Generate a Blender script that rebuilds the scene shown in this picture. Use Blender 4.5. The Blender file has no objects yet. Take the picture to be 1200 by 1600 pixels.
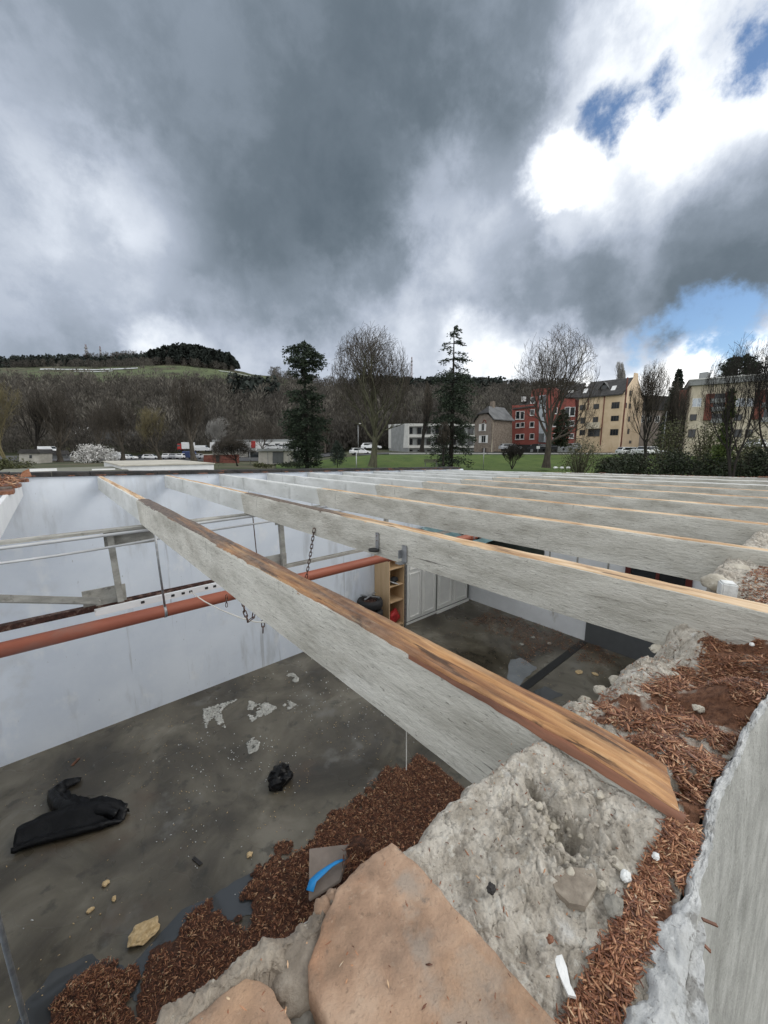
import bpy, bmesh, math, random
import numpy as np
from mathutils import Vector, Matrix
random.seed(7); rng = np.random.default_rng(7)
R = math.radians

# ------------------------------------------------------------------ camera, sky, sun, exposure
HC = 4.4                                   # eye height above the garage floor
PITCH, YAW, FPX = math.atan(100/600), math.atan2(522, math.hypot(600, 100)), 600.0
FW = (math.sin(YAW), math.cos(YAW)); RT = (math.cos(YAW), -math.sin(YAW))
scn = bpy.context.scene
col = scn.collection
cam = bpy.data.objects.new('camera', bpy.data.cameras.new('camera')); col.objects.link(cam)
cam.location = (0, 0, HC); cam.rotation_euler = (R(90)-PITCH, 0, -YAW)
cam.data.sensor_fit = 'HORIZONTAL'; cam.data.sensor_width = 36; cam.data.lens = 18
cam.data.clip_start = 0.02; cam.data.clip_end = 6000
scn.camera = cam
scn.view_settings.view_transform = 'Standard'; scn.view_settings.look = 'None'
scn.view_settings.gamma = 1; scn.view_settings.use_curve_mapping = False
scn.view_settings.exposure = 1.3
SUN_EL, SUN_AZ = R(40), R(122)              # azimuth from +Y towards +X
sun = bpy.data.objects.new('sun', bpy.data.lights.new('sun', 'SUN')); col.objects.link(sun)
sun.data.energy = .5; sun.data.angle = R(30); sun.data.color = (1, .95, .87)
sun.rotation_euler = (R(90)-SUN_EL, 0, math.pi-SUN_AZ)

def ray(u, v):
    r = (u-600)/FPX; up = -(v-800)/FPX
    f = math.cos(PITCH)+up*math.sin(PITCH); z = -math.sin(PITCH)+up*math.cos(PITCH)
    return Vector((RT[0]*r+FW[0]*f, RT[1]*r+FW[1]*f, z))
EYE = Vector((0, 0, HC))
def PZ(u, v, z): d = ray(u, v); return EYE+d*((z-HC)/d.z)          # the point of height z seen there in the photograph
def PY(u, v, y): d = ray(u, v); return EYE+d*(y/d.y)
def PX(u, v, x): d = ray(u, v); return EYE+d*(x/d.x)
def PD(u, v, dep): d = ray(u, v); return EYE+d*(dep/(d.x*FW[0]+d.y*FW[1]))
def proj(x, y, z):
    a = x*RT[0]+y*RT[1]; b = x*FW[0]+y*FW[1]; c = z-HC
    f = b*math.cos(PITCH)-c*math.sin(PITCH); up = b*math.sin(PITCH)+c*math.cos(PITCH)
    return 600+FPX*a/f, 800-FPX*up/f

class NT:
    def __init__(s, tree): s.t = tree; s.n = tree.nodes; s.l = tree.links; s.n.clear()
    def add(s, kind, **kw):
        nd = s.n.new(kind)
        for k, v in kw.items():
            if k.startswith('i_'): nd.inputs[k[2:].replace('_', ' ')].default_value = v
            else: setattr(nd, k, v)
        return nd
    def link(s, a, b): s.l.new(a, b)
    def math(s, op, a, b=None, clamp=False):
        nd = s.n.new('ShaderNodeMath'); nd.operation = op; nd.use_clamp = clamp
        for i, x in enumerate((a, b)):
            if x is None: continue
            if isinstance(x, (int, float)): nd.inputs[i].default_value = x
            else: s.l.new(x, nd.inputs[i])
        return nd.outputs[0]
    def vmath(s, op, a, b=None):
        nd = s.n.new('ShaderNodeVectorMath'); nd.operation = op
        for i, x in enumerate((a, b)):
            if x is None: continue
            if isinstance(x, (tuple, list, Vector)): nd.inputs[i].default_value = tuple(x)
            else: s.l.new(x, nd.inputs[i])
        return nd
    def ramp(s, fac, stops, interp='LINEAR'):
        nd = s.n.new('ShaderNodeValToRGB'); cr = nd.color_ramp; cr.interpolation = interp
        while len(cr.elements) < len(stops): cr.elements.new(.5)
        for e, (p, c) in zip(cr.elements, stops):
            e.position = p; e.color = (*c, 1) if len(c) == 3 else c
        s.l.new(fac, nd.inputs[0]); return nd.outputs[0]
    def noise(s, vec, scale, detail=5, rough=.55, dist=0):
        nd = s.n.new('ShaderNodeTexNoise'); nd.inputs['Scale'].default_value = scale; nd.inputs['Detail'].default_value = detail
        nd.inputs['Roughness'].default_value = rough; nd.inputs['Distortion'].default_value = dist
        if vec is not None: s.l.new(vec, nd.inputs['Vector'])
        return nd
    def smooth(s, x, lo, hi, a=0., b=1.):
        nd = s.n.new('ShaderNodeMapRange'); nd.interpolation_type = 'SMOOTHSTEP'
        s.l.new(x, nd.inputs[0])
        for i, v in zip((1, 2, 3, 4), (lo, hi, a, b)): nd.inputs[i].default_value = v
        return nd.outputs[0]
    def mix(s, fac, a, b):
        nd = s.n.new('ShaderNodeMix'); nd.data_type = 'RGBA'
        for i, x in ((0, fac), (6, a), (7, b)):
            if isinstance(x, (int, float)): nd.inputs[i].default_value = x
            elif isinstance(x, (tuple, list)): nd.inputs[i].default_value = (*x, 1) if len(x) == 3 else x
            else: s.l.new(x, nd.inputs[i])
        return nd.outputs[2]

def build_sky():
    w = bpy.data.worlds.new('World'); scn.world = w; w.use_nodes = True
    T = NT(w.node_tree)
    out = T.add('ShaderNodeOutputWorld'); bg = T.add('ShaderNodeBackground')
    sky = T.add('ShaderNodeTexSky', sky_type='NISHITA'); sky.sun_disc = False
    sky.sun_elevation = SUN_EL; sky.sun_rotation = SUN_AZ; sky.altitude = 200; sky.dust_density = 0; sky.ozone_density = 2.5
    tc = T.add('ShaderNodeTexCoord'); d = tc.outputs['Generated']
    sep = T.add('ShaderNodeSeparateXYZ'); T.link(d, sep.inputs[0])
    den = T.math('ADD', T.math('MAXIMUM', sep.outputs[2], 0.0), .42)
    dv = T.vmath('SCALE', d); T.link(T.math('DIVIDE', 1.0, den), dv.inputs['Scale']); p = dv.outputs[0]   # a flat cloud deck
    n1 = T.noise(p, 1.0, 8, .58, .1); n2 = T.noise(d, 3.0, 11, .56, .1); n4 = T.noise(d, 7.5, 10, .62, .1); n3 = T.noise(p, .8, 3, .5)
    wv = T.vmath('SUBTRACT', n2.outputs['Color'], (.5, .5, .5)); wv2 = T.vmath('SCALE', wv.outputs[0]); wv2.inputs['Scale'].default_value = .20
    wv4 = T.vmath('SCALE', T.vmath('SUBTRACT', n4.outputs['Color'], (.5, .5, .5)).outputs[0]); wv4.inputs['Scale'].default_value = .13
    dw = T.vmath('ADD', T.vmath('ADD', d, wv2.outputs[0]).outputs[0], wv4.outputs[0]); dn = T.vmath('NORMALIZE', dw.outputs[0]).outputs[0]
    wv3 = T.vmath('SCALE', wv.outputs[0]); wv3.inputs['Scale'].default_value = .10
    dn2 = T.vmath('NORMALIZE', T.vmath('ADD', d, wv3.outputs[0]).outputs[0]).outputs[0]
    def blob(u, v, r0, r1, vec=dn):                              # 1 inside r0 degrees of that direction, 0 outside r1
        q = ray(u, v).normalized()
        dt = T.vmath('DOT_PRODUCT', vec, tuple(q)).outputs['Value']
        return T.smooth(dt, math.cos(R(r1)), math.cos(R(r0)))
    t = T.math('ADD', .88, T.math('MULTIPLY', T.math('SUBTRACT', n1.outputs[0], .5), .12))
    t = T.math('ADD', t, T.math('ADD', T.math('MULTIPLY', T.math('SUBTRACT', n2.outputs[0], .5), .36), T.math('MULTIPLY', T.math('SUBTRACT', T.smooth(n4.outputs[0], .36, .64), .5), .11)))
    for u, v, r0, r1, k in SKY_BLOBS:
        t = T.math('ADD', t, T.math('MULTIPLY', blob(u, v, r0, r1), k))
    g = lambda r, g_, b: (r*SKY_GAIN, g_*SKY_GAIN, b*SKY_GAIN)
    c = T.ramp(T.math('MULTIPLY', t, 1.0, True), [(0, g(.104, .135, .166)), (.14, g(.136, .171, .207)), (.32, g(.228, .272, .328)), (.50, g(.39, .44, .525)), (.70, g(.64, .69, .77)), (.86, g(1.02, 1.05, 1.07)), (1, g(1.5, 1.5, 1.48))])
    m = 0.0
    for u, v, r0, r1, k in SKY_BLUE:
        b = T.math('MULTIPLY', blob(u, v, r0, r1, dn2), k)
        m = b if m == 0.0 else T.math('MAXIMUM', m, b)
    m = T.smooth(T.math('ADD', m, T.math('ADD', T.math('MULTIPLY', T.math('SUBTRACT', n4.outputs[0], .5), 2.4), T.math('MULTIPLY', T.math('SUBTRACT', n2.outputs[0], .5), .8))), .50, 1.0)
    blue = T.vmath('SCALE', sky.outputs[0]); blue.inputs['Scale'].default_value = SKY_STRENGTH
    T.link(T.mix(m, c, blue.outputs[0]), bg.inputs[0]); bg.inputs[1].default_value = 1.0
    T.link(bg.outputs[0], out.inputs[0])
SKY_STRENGTH = .045; SKY_GAIN = .47
SKY_BLOBS = [(560, 330, 32, 66, -.32), (330, 60, 10, 42, -.22), (430, 260, 3, 20, -.13), (480, 400, 4, 16, -.10), (1040, 430, 4, 13, -.26), (860, 450, 3, 10, -.14), (1190, 385, 4, 11, -.30), (720, 130, 8, 22, -.12),
             (1000, 280, 2, 7, .17), (1140, 215, 3, 9, .15), (960, 115, 2, 8, .18), (850, 280, 1.5, 5, .36), (880, 340, 1, 5, .22), (1050, 250, 5, 16, .08), (80, 345, 2, 12, .20), (240, 310, 1, 7, .16), (170, 365, 2, 8, .08), (265, 555, 1.5, 6, .24), (60, 500, 6, 20, -.08),
             (745, 545, 2, 7, .24), (850, 570, 2, 7, .26), (960, 580, 3, 7, .30), (1100, 590, 2, 7, .40), (1180, 570, 2, 8, .34), (1080, 30, 4, 15, .10), (740, 320, 2, 10, .20), (580, 500, 3, 14, .14), (330, 520, 3, 14, .10)]
SKY_BLUE = [(940, 200, .3, 5.0, .75), (985, 175, .3, 5.0, .72), (1045, 150, .3, 5.5, .78), (1095, 125, .3, 5.5, .78), (1165, 88, .5, 6.0, .74), (1075, 520, 1, 8, .86), (1150, 508, 1, 8, .82), (1020, 530, .5, 6, .74)]
build_sky()

# ------------------------------------------------------------------ materials
MATS = {}
def M(name, stops, scale=3., stretch=(1, 1, 1), detail=7, rough=.85, bump=.15, bscale=None, bdist=.01, spots=(), dist=0., island=0., coords='Object', rvar=None, attr=None, spec=.4, metal=0.):
    """stops: colour ramp over a noise; spots: (colour, scale, threshold, softness, amount, stretch); island: random value per island"""
    if name in MATS: return MATS[name]
    m = bpy.data.materials.new(name); m.use_nodes = True; T = NT(m.node_tree)
    out = T.add('ShaderNodeOutputMaterial'); b = T.add('ShaderNodeBsdfPrincipled'); T.link(b.outputs[0], out.inputs[0])
    b.inputs['Specular IOR Level'].default_value = spec; b.inputs['Metallic'].default_value = metal
    tc = T.add('ShaderNodeTexCoord'); mp = T.add('ShaderNodeMapping'); mp.inputs['Scale'].default_value = stretch
    T.link(tc.outputs[coords], mp.inputs[0]); v = mp.outputs[0]
    n = T.noise(v, scale, detail, .6, dist); fac = T.smooth(n.outputs[0], .28, .72)
    if island:
        g = T.add('ShaderNodeNewGeometry'); fac = T.math('ADD', T.math('MULTIPLY', fac, 1-island), T.math('MULTIPLY', g.outputs['Random Per Island'], island))
    c = T.ramp(fac, stops)
    for sc, s_scale, thr, soft, amt, st in spots:
        mp2 = T.add('ShaderNodeMapping'); mp2.inputs['Scale'].default_value = st; mp2.inputs['Location'].default_value = (s_scale*.37+thr*11, thr*7, sc[0]*13)
        T.link(tc.outputs[coords], mp2.inputs[0])
        sn = T.noise(mp2.outputs[0], s_scale, 6, .6)
        k = T.math('MULTIPLY', T.smooth(sn.outputs[0], thr, thr+soft), amt)
        c = T.mix(k, c, sc)
    if attr:                                                     # a second material colour where the vertex mask says so
        a = T.add('ShaderNodeAttribute', attribute_name=attr[0])
        an = T.noise(tc.outputs[coords], attr[3], 5, .6)
        c2 = T.ramp(an.outputs[0], [(.3, attr[1]), (.7, attr[2])])
        c = T.mix(a.outputs['Fac'], c, c2)
    T.link(c, b.inputs['Base Color']); b.inputs['Roughness'].default_value = rough
    if rvar:
        rn = T.noise(v, rvar[0], 3, .5); T.link(T.smooth(rn.outputs[0], rvar[1], rvar[2], rvar[3], rvar[4]), b.inputs['Roughness'])
    if bump:
        bn = T.noise(v, bscale or scale*3, 8, .65, dist)
        bp = T.add('ShaderNodeBump'); bp.inputs['Strength'].default_value = bump; bp.inputs['Distance'].default_value = bdist
        T.link(bn.outputs[0], bp.inputs['Height']); T.link(bp.outputs[0], b.inputs['Normal'])
    MATS[name] = m; return m
S1 = (1, 1, 1)
def plain(name, c, rough=.7, var=.15, scale=2., bump=.05, **kw):
    return M(name, [(0, tuple(x*(1-var) for x in c)), (1, tuple(min(1, x*(1+var)) for x in c))], scale, rough=rough, bump=bump, **kw)

m_paint = M('weathered grey paint on timber', [(0, (.36, .345, .30)), (.5, (.50, .485, .435)), (1, (.60, .585, .53))], 9, (1, .3, 1), rough=.95, bump=1., bscale=85, bdist=.008,
            spots=[((.15, .14, .12), 95, .63, .05, .7, (1, .16, 2.0)), ((.24, .225, .195), 3.5, .60, .16, .5, (1, .6, 1)), ((.16, .152, .13), 70, .52, .24, .42, (1, .16, 1)), ((.70, .69, .64), 100, .54, .2, .35, (1, .2, 1)), ((.10, .095, .08), 150, .62, .05, .55, (1, .3, 1)), ((.09, .085, .075), 16, .68, .02, .8, (1, .08, 3)), ((.24, .2, .16), 1.6, .58, .16, .45, (1, 1, 1)), ((.70, .69, .65), 5, .6, .15, .4, (1, .4, 1)), ((.16, .15, .13), 30, .66, .05, .5, (1, .25, 1.6)), ((.2, .19, .165), 26, .66, .06, .5, (1, 1, .12))])
m_paint2 = M('paler paint on timber', [(0, (.50, .51, .49)), (1, (.70, .71, .70))], 6, (1, .3, 1), rough=.85, bump=.35, bscale=50, bdist=.003,
             spots=[((.28, .28, .26), 6, .58, .12, .5, (1, 1, .35)), ((.18, .17, .15), 40, .64, .05, .4, (1, .2, 1))])
ROT = ('brown', (.05, .04, .034), (.20, .155, .125), 40)
m_orange = M('bare orange pine', [(0, (.16, .07, .032)), (.35, (.32, .155, .07)), (.7, (.50, .27, .115)), (1, (.64, .41, .22))], 26, (1.4, .09, 1), rough=.5, bump=.9, bscale=70, bdist=.006,
             spots=[((.06, .03, .018), 34, .59, .06, .9, (1.4, .09, 1)), ((.15, .085, .05), 5, .56, .14, .75, (1, .5, 1)), ((.06, .035, .022), 14, .63, .06, .85, (1, .4, 1)), ((.74, .55, .34), 60, .63, .05, .6, (1.2, .08, 1))], spec=.4, attr=ROT)
m_orange2 = M('bare pale orange pine', [(0, (.32, .18, .09)), (.5, (.56, .38, .22)), (1, (.74, .58, .40))], 20, (1.4, .12, 1), rough=.6, bump=.6, bscale=50, bdist=.004,
              spots=[((.12, .07, .04), 24, .60, .06, .8, (1.4, .1, 1)), ((.22, .13, .08), 4, .56, .12, .65, (1, .5, 1))], attr=ROT)
m_rot = M('mossy rotten timber', [(0, (.055, .045, .038)), (.5, (.12, .095, .078)), (1, (.22, .17, .135))], 14, (1, .25, 1), rough=.85, bump=.8, bscale=60, bdist=.006,
          spots=[((.3, .28, .25), 45, .62, .06, .6, (1, .5, 1)), ((.26, .10, .04), 6, .58, .1, .6, (1, .5, 1))])
m_darkwood = M('red brown bark edge', [(0, (.09, .035, .018)), (1, (.26, .11, .06))], 24, (1, .15, 1), rough=.5, bump=.6, bscale=70, bdist=.003)
m_mortar = M('cracked grey mortar', [(0, (.35, .312, .258)), (.5, (.50, .455, .39)), (1, (.66, .615, .54))], 34, rough=.95, bump=1., bscale=260, bdist=.006,
             spots=[((.24, .215, .18), 9, .60, .1, .55, S1), ((.70, .70, .68), 14, .62, .08, .6, S1), ((.05, .03, .02), 110, .68, .03, .8, S1), ((.17, .15, .125), 60, .57, .08, .6, S1), ((.68, .66, .6), 90, .59, .06, .6, S1), ((.12, .10, .08), 150, .62, .05, .6, S1), ((.30, .23, .175), 5, .58, .14, .35, S1)], attr=('brown', (.08, .034, .02), (.26, .125, .07), 70))
m_lump = M('pale mortar lump', [(0, (.36, .325, .265)), (1, (.54, .50, .42))], 18, rough=.95, bump=.8, bscale=90, bdist=.004, spots=[((.2, .17, .14), 30, .6, .06, .6, S1), ((.66, .63, .57), 70, .58, .08, .5, S1)])
m_white_lump = M('white plaster crumb', [(0, (.55, .56, .55)), (1, (.80, .81, .80))], 30, rough=.95, bump=.8, bscale=120, bdist=.003)
m_brick = M('pinkish brown clay block', [(0, (.19, .125, .085)), (.35, (.33, .215, .145)), (.7, (.43, .29, .20)), (1, (.50, .36, .26))], 14, rough=.9, bump=1., bscale=260, bdist=.003,
            spots=[((.12, .09, .07), 6, .54, .16, .8, S1), ((.09, .078, .07), 24, .63, .05, .85, S1), ((.33, .30, .26), 9, .56, .1, .6, S1), ((.46, .24, .135), 8, .55, .14, .55, S1), ((.56, .45, .34), 120, .60, .1, .22, S1), ((.13, .09, .065), 170, .58, .1, .4, S1), ((.13, .10, .08), 3.2, .55, .12, .6, S1), ((.52, .33, .2), 4, .52, .16, .5, S1)])
m_stone = M('grey rubble stone', [(0, (.2, .19, .165)), (1, (.40, .38, .335))], 25, rough=.95, bump=.9, bscale=110, bdist=.004, spots=[((.30, .2, .14), 12, .58, .12, .5, S1)])
m_cove = M('brownish grey old mortar', [(0, (.17, .14, .11)), (.5, (.27, .23, .185)), (1, (.38, .335, .275))], 28, rough=.95, bump=1.0, bscale=130, bdist=.004,
           spots=[((.5, .47, .41), 40, .62, .06, .7, S1), ((.10, .075, .06), 18, .63, .08, .6, S1)])
m_render = M('streaked grey render', [(0, (.31, .31, .295)), (.5, (.395, .395, .375)), (1, (.48, .48, .46))], 14, (1, 1, .8), rough=.95, bump=.9, bscale=160, bdist=.004,
             spots=[((.22, .22, .20), 6, .56, .18, .5, (1, 1, .35)), ((.56, .57, .55), 16, .58, .12, .4, (1, 1, .5)), ((.17, .17, .15), 26, .63, .06, .35, (1, 1, .3)), ((.16, .16, .14), 120, .58, .08, .5, S1), ((.60, .60, .57), 150, .6, .06, .5, S1)])
m_foam = M('broken white render edge', [(0, (.38, .39, .39)), (1, (.66, .67, .67))], 26, rough=.95, bump=1.0, bscale=180, bdist=.006, spots=[((.22, .21, .19), 30, .58, .08, .65, S1), ((.20, .09, .05), 18, .63, .06, .75, S1), ((.16, .15, .14), 130, .6, .06, .6, S1), ((.76, .77, .77), 60, .6, .06, .6, S1)])
m_chips = M('rusty bark chips', [(0, (.045, .017, .010)), (.28, (.16, .058, .028)), (.58, (.30, .125, .062)), (.82, (.45, .235, .125)), (.95, (.60, .44, .28)), (1, (.70, .65, .56))], 40, rough=.5, bump=.3, bscale=150, bdist=.002, island=.8, spec=.5)
m_chips2 = M('wet dark bark litter', [(0, (.03, .012, .007)), (.3, (.115, .040, .020)), (.62, (.26, .098, .046)), (.88, (.42, .22, .11)), (1, (.64, .50, .33))], 20, rough=.55, bump=.2, bscale=60, bdist=.004, island=.85)
m_soil = M('dark bark soil', [(0, (.028, .013, .008)), (.5, (.08, .032, .017)), (1, (.15, .065, .034))], 22, rough=.75, bump=1., bscale=60, bdist=.02)
m_wallw = M('bluish white wall paint', [(0, (.66, .715, .80)), (1, (.76, .81, .88))], 1.1, rough=.75, bump=.12, bscale=9, bdist=.01,
            spots=[((.42, .44, .46), 2.2, .57, .16, .55, (1, 1, .22)), ((.34, .35, .36), 9, .63, .06, .5, (1, 1, .03)), ((.50, .50, .49), 1.1, .60, .14, .3, (1, 1, 1)), ((.30, .31, .32), 22, .68, .03, .5, (1, 1, .5)), ((.85, .87, .89), 3, .56, .15, .5, (1, 1, .6))])
m_wallw2 = M('stained white wall paint', [(0, (.70, .715, .73)), (1, (.82, .835, .85))], 1.4, rough=.75, bump=.1, bscale=9, spots=[((.33, .29, .22), 3, .60, .12, .6, (1, 1, .3))])
m_floor = M('wet dark concrete', [(0, (.036, .030, .021)), (.4, (.078, .067, .048)), (.75, (.122, .108, .080)), (1, (.19, .172, .135))], .9, detail=9, bump=.1, bscale=8, bdist=.01, dist=.6,
            spots=[((.36, .35, .31), 18, .74, .03, .8, S1), ((.42, .41, .37), 42, .74, .02, .8, S1), ((.028, .026, .02), 5, .56, .12, .6, S1), ((.15, .145, .125), 60, .6, .08, .4, S1), ((.16, .155, .14), 1.6, .60, .12, .55, S1), ((.09, .05, .03), .8, .58, .15, .4, S1)],
            rvar=(.8, .40, .62, .12, .5), spec=.6)
m_water = plain('standing water', (.05, .053, .055), .06, .1, bump=0, spec=.8)
m_skysheen = plain('water with painted sky reflection', (.20, .21, .215), .08, .2, bump=0, spec=.8)  # pale base colour paints in the bright sky reflected by the puddle
m_pipe = M('orange brown plastic pipe', [(0, (.27, .080, .048)), (1, (.37, .118, .070))], 5, (.3, 1, 1), rough=.5, bump=.02, spots=[((.24, .15, .12), 4, .56, .16, .5, (.5, 1, 1))])
m_galv = M('galvanised steel', [(0, (.24, .25, .26)), (1, (.42, .43, .44))], 18, rough=.45, metal=.7, bump=.1)
m_rust = M('rusty dark steel', [(0, (.02, .012, .01)), (.6, (.07, .03, .022)), (1, (.20, .14, .11))], 22, rough=.85, bump=.6, bscale=60)
m_plywood = M('dirty frame timber', [(0, (.22, .215, .195)), (1, (.42, .41, .375))], 12, (.5, 1, 1), rough=.9, bump=.3, spots=[((.12, .11, .095), 14, .6, .1, .6, S1)])
m_whitep = plain('white plastic', (.72, .73, .74), .45, .08, bump=.02, spots=[((.35, .33, .3), 9, .66, .06, .5, S1)])
m_black = plain('black marks', (.02, .02, .02), .6)
m_blackplastic = M('glossy black plastic sheet', [(0, (.003, .003, .0035)), (1, (.009, .009, .010))], 6, rough=.28, bump=.6, bscale=14, bdist=.02, spec=.25)
m_rubber = plain('tyre rubber', (.016, .016, .017), .75, .3)
m_felt = M('black roofing felt', [(0, (.012, .012, .012)), (1, (.045, .04, .038))], 10, rough=.7, bump=.5, spots=[((.16, .06, .035), 6, .6, .08, .8, S1)])
m_beech = M('beech board', [(0, (.52, .35, .19)), (1, (.64, .46, .28))], 6, (1, 1, .15), rough=.5, bump=.05)
m_cab = plain('off white cupboard lacquer', (.80, .79, .75), .45, .06, bump=.02)
m_redcloth = plain('red plastic', (.42, .03, .03), .5, .35, 12)
m_teal = M('teal plastic sheeting', [(0, (.10, .19, .20)), (1, (.22, .34, .35))], 5, (1, .2, 1), rough=.35, bump=.2)
m_board = M('dark green board', [(0, (.018, .028, .022)), (1, (.04, .05, .042))], 4, rough=.5, spots=[((.12, .12, .1), 12, .66, .06, .5, S1)])
m_greyp = plain('dark grey panel', (.10, .105, .108), .6, .12)
m_redframe = plain('dark red window paint', (.09, .018, .014), .45, .2)
m_glassd = plain('dark window glass', (.018, .022, .025), .08, .25, bump=0, spec=.6)
m_blue = plain('bright blue strap', (.02, .30, .72), .4, .06)
m_tile = M('taupe tile', [(0, (.20, .16, .13)), (1, (.26, .21, .175))], 8, rough=.4, bump=.05)
m_tan = M('tan insulation chunk', [(0, (.42, .29, .14)), (1, (.66, .50, .29))], 25, rough=.9, bump=.8, bscale=60)
m_cable = plain('white cable', (.7, .68, .62), .5)
m_twine = plain('pale string', (.6, .58, .54), .8)

# ------------------------------------------------------------------ mesh building
def fbm(x, y, seed=0, octv=5, gain=.5, lac=2.03):
    tot = np.zeros_like(x, dtype=float); amp = 1.; nrm = 0
    for o in range(octv):
        r = np.random.default_rng(seed*131+o); tab = r.random((64, 64))
        xs = x*lac**o+o*17.3; ys = y*lac**o+o*9.1
        xi = np.floor(xs).astype(int); yi = np.floor(ys).astype(int); fx = xs-xi; fy = ys-yi
        fx = fx*fx*(3-2*fx); fy = fy*fy*(3-2*fy)
        g = lambda a, b: tab[a % 64, b % 64]
        tot += amp*((g(xi, yi)*(1-fx)+g(xi+1, yi)*fx)*(1-fy)+(g(xi, yi+1)*(1-fx)+g(xi+1, yi+1)*fx)*fy)
        nrm += amp; amp *= gain
    return tot/nrm-.5
def nz(x, y=0., seed=0, octv=4): return float(fbm(np.array([float(x)]), np.array([float(y)]), seed, octv)[0])
def inpoly(x, y, poly):
    x = np.asarray(x); y = np.asarray(y); c = np.zeros(x.shape, bool); n = len(poly)
    for i in range(n):
        x0, y0 = poly[i]; x1, y1 = poly[i-1]
        if y0 == y1: continue
        c ^= ((y0 > y) != (y1 > y)) & (x < (x1-x0)*(y-y0)/(y1-y0)+x0)
    return c
class MB:
    def __init__(s): s.v = []; s.f = []
    def box(s, c, size, rz=0., M3=None):
        c = Vector(c); h = [x/2 for x in size]; m = M3 or Matrix.Rotation(rz, 3, 'Z'); b = len(s.v)
        for dx, dy, dz in ((-1, -1, -1), (1, -1, -1), (1, 1, -1), (-1, 1, -1), (-1, -1, 1), (1, -1, 1), (1, 1, 1), (-1, 1, 1)):
            s.v.append(c+m @ Vector((dx*h[0], dy*h[1], dz*h[2])))
        for q in ((3, 2, 1, 0), (4, 5, 6, 7), (0, 1, 5, 4), (1, 2, 6, 5), (2, 3, 7, 6), (3, 0, 4, 7)): s.f.append([b+i for i in q])
        return s
    def bb(s, x0, y0, z0, x1, y1, z1): return s.box(((x0+x1)/2, (y0+y1)/2, (z0+z1)/2), (abs(x1-x0), abs(y1-y0), abs(z1-z0)))
    def bar(s, p0, p1, w, h, up=(0, 0, 1)):
        p0 = Vector(p0); p1 = Vector(p1); d = (p1-p0); L = d.length; d.normalize(); u = Vector(up); sd = d.cross(u).normalized(); u = sd.cross(d).normalized()
        m = Matrix((d, sd, u)).transposed(); return s.box((p0+p1)/2, (L, w, h), M3=m)
    def tube(s, pts, r, n=8, cap=True):
        pts = [Vector(p) for p in pts]; k = len(pts); rr = r if isinstance(r, (list, tuple)) else [r]*k; b = len(s.v)
        ref = None
        for i, p in enumerate(pts):
            d = (pts[min(i+1, k-1)]-pts[max(i-1, 0)]).normalized()
            if ref is None: ref = Vector((0, 0, 1)) if abs(d.z) < .9 else Vector((1, 0, 0))
            a = d.cross(ref).normalized(); c = a.cross(d).normalized(); ref = c
            for j in range(n):
                t = 2*math.pi*j/n; s.v.append(p+(a*math.cos(t)+c*math.sin(t))*rr[i])
        for i in range(k-1):
            for j in range(n):
                s.f.append([b+i*n+j, b+i*n+(j+1) % n, b+(i+1)*n+(j+1) % n, b+(i+1)*n+j])
        if cap: s.f.append([b+j for j in range(n)][::-1]); s.f.append([b+(k-1)*n+j for j in range(n)])
        return s
    def poly(s, pts): b = len(s.v); s.v += [Vector(p) for p in pts]; s.f.append(list(range(b, b+len(pts)))); return s
    def prism(s, pts, off):
        off = Vector(off); n = len(pts); b = len(s.v); s.v += [Vector(p) for p in pts]; s.v += [Vector(p)+off for p in pts]
        s.f.append(list(range(b, b+n))); s.f.append([b+n+i for i in range(n)][::-1])
        for i in range(n): j = (i+1) % n; s.f.append([b+j, b+i, b+n+i, b+n+j])
        return s
    def lathe(s, c, prof, n=20, axis=(0, 0, 1)):
        q = Vector((0, 0, 1)).rotation_difference(Vector(axis)); c = Vector(c); b = len(s.v); k = len(prof)
        for r, z in prof:
            for j in range(n):
                t = 2*math.pi*j/n; s.v.append(c+q @ Vector((r*math.cos(t), r*math.sin(t), z)))
        for i in range(k-1):
            for j in range(n): s.f.append([b+i*n+j, b+i*n+(j+1) % n, b+(i+1)*n+(j+1) % n, b+(i+1)*n+j])
        return s
    def blob(s, c, r, seed=0, amp=.3, sub=2, flat=1., freq=1.6):
        bm = bmesh.new(); bmesh.ops.create_icosphere(bm, subdivisions=sub, radius=1); b = len(s.v); c = Vector(c)
        rx, ry, rz = r if isinstance(r, (tuple, list)) else (r, r, r*flat)
        for v in bm.verts:
            k = 1+amp*2*nz(v.co.x*freq+seed*3.1+5, v.co.y*freq+v.co.z*1.7+seed*1.7+9, 3, 3)
            s.v.append(c+Vector((v.co.x*rx*k, v.co.y*ry*k, v.co.z*rz*k)))
        for f in bm.faces: s.f.append([b+v.index for v in f.verts])
        bm.free(); return s
    def build(s, name, mat, parent=None, smooth=False, bevel=0., solid=0.):
        loc = Vector(parent['_loc']) if parent is not None and '_loc' in parent else Vector((0, 0, 0))
        base = Vector((0, 0, 0)) if parent is None else loc
        me = bpy.data.meshes.new(name); me.from_pydata([tuple(v-base) for v in s.v], [], s.f); me.update()
        return finish(name, me, mat, parent, smooth, bevel, base, solid)
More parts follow.
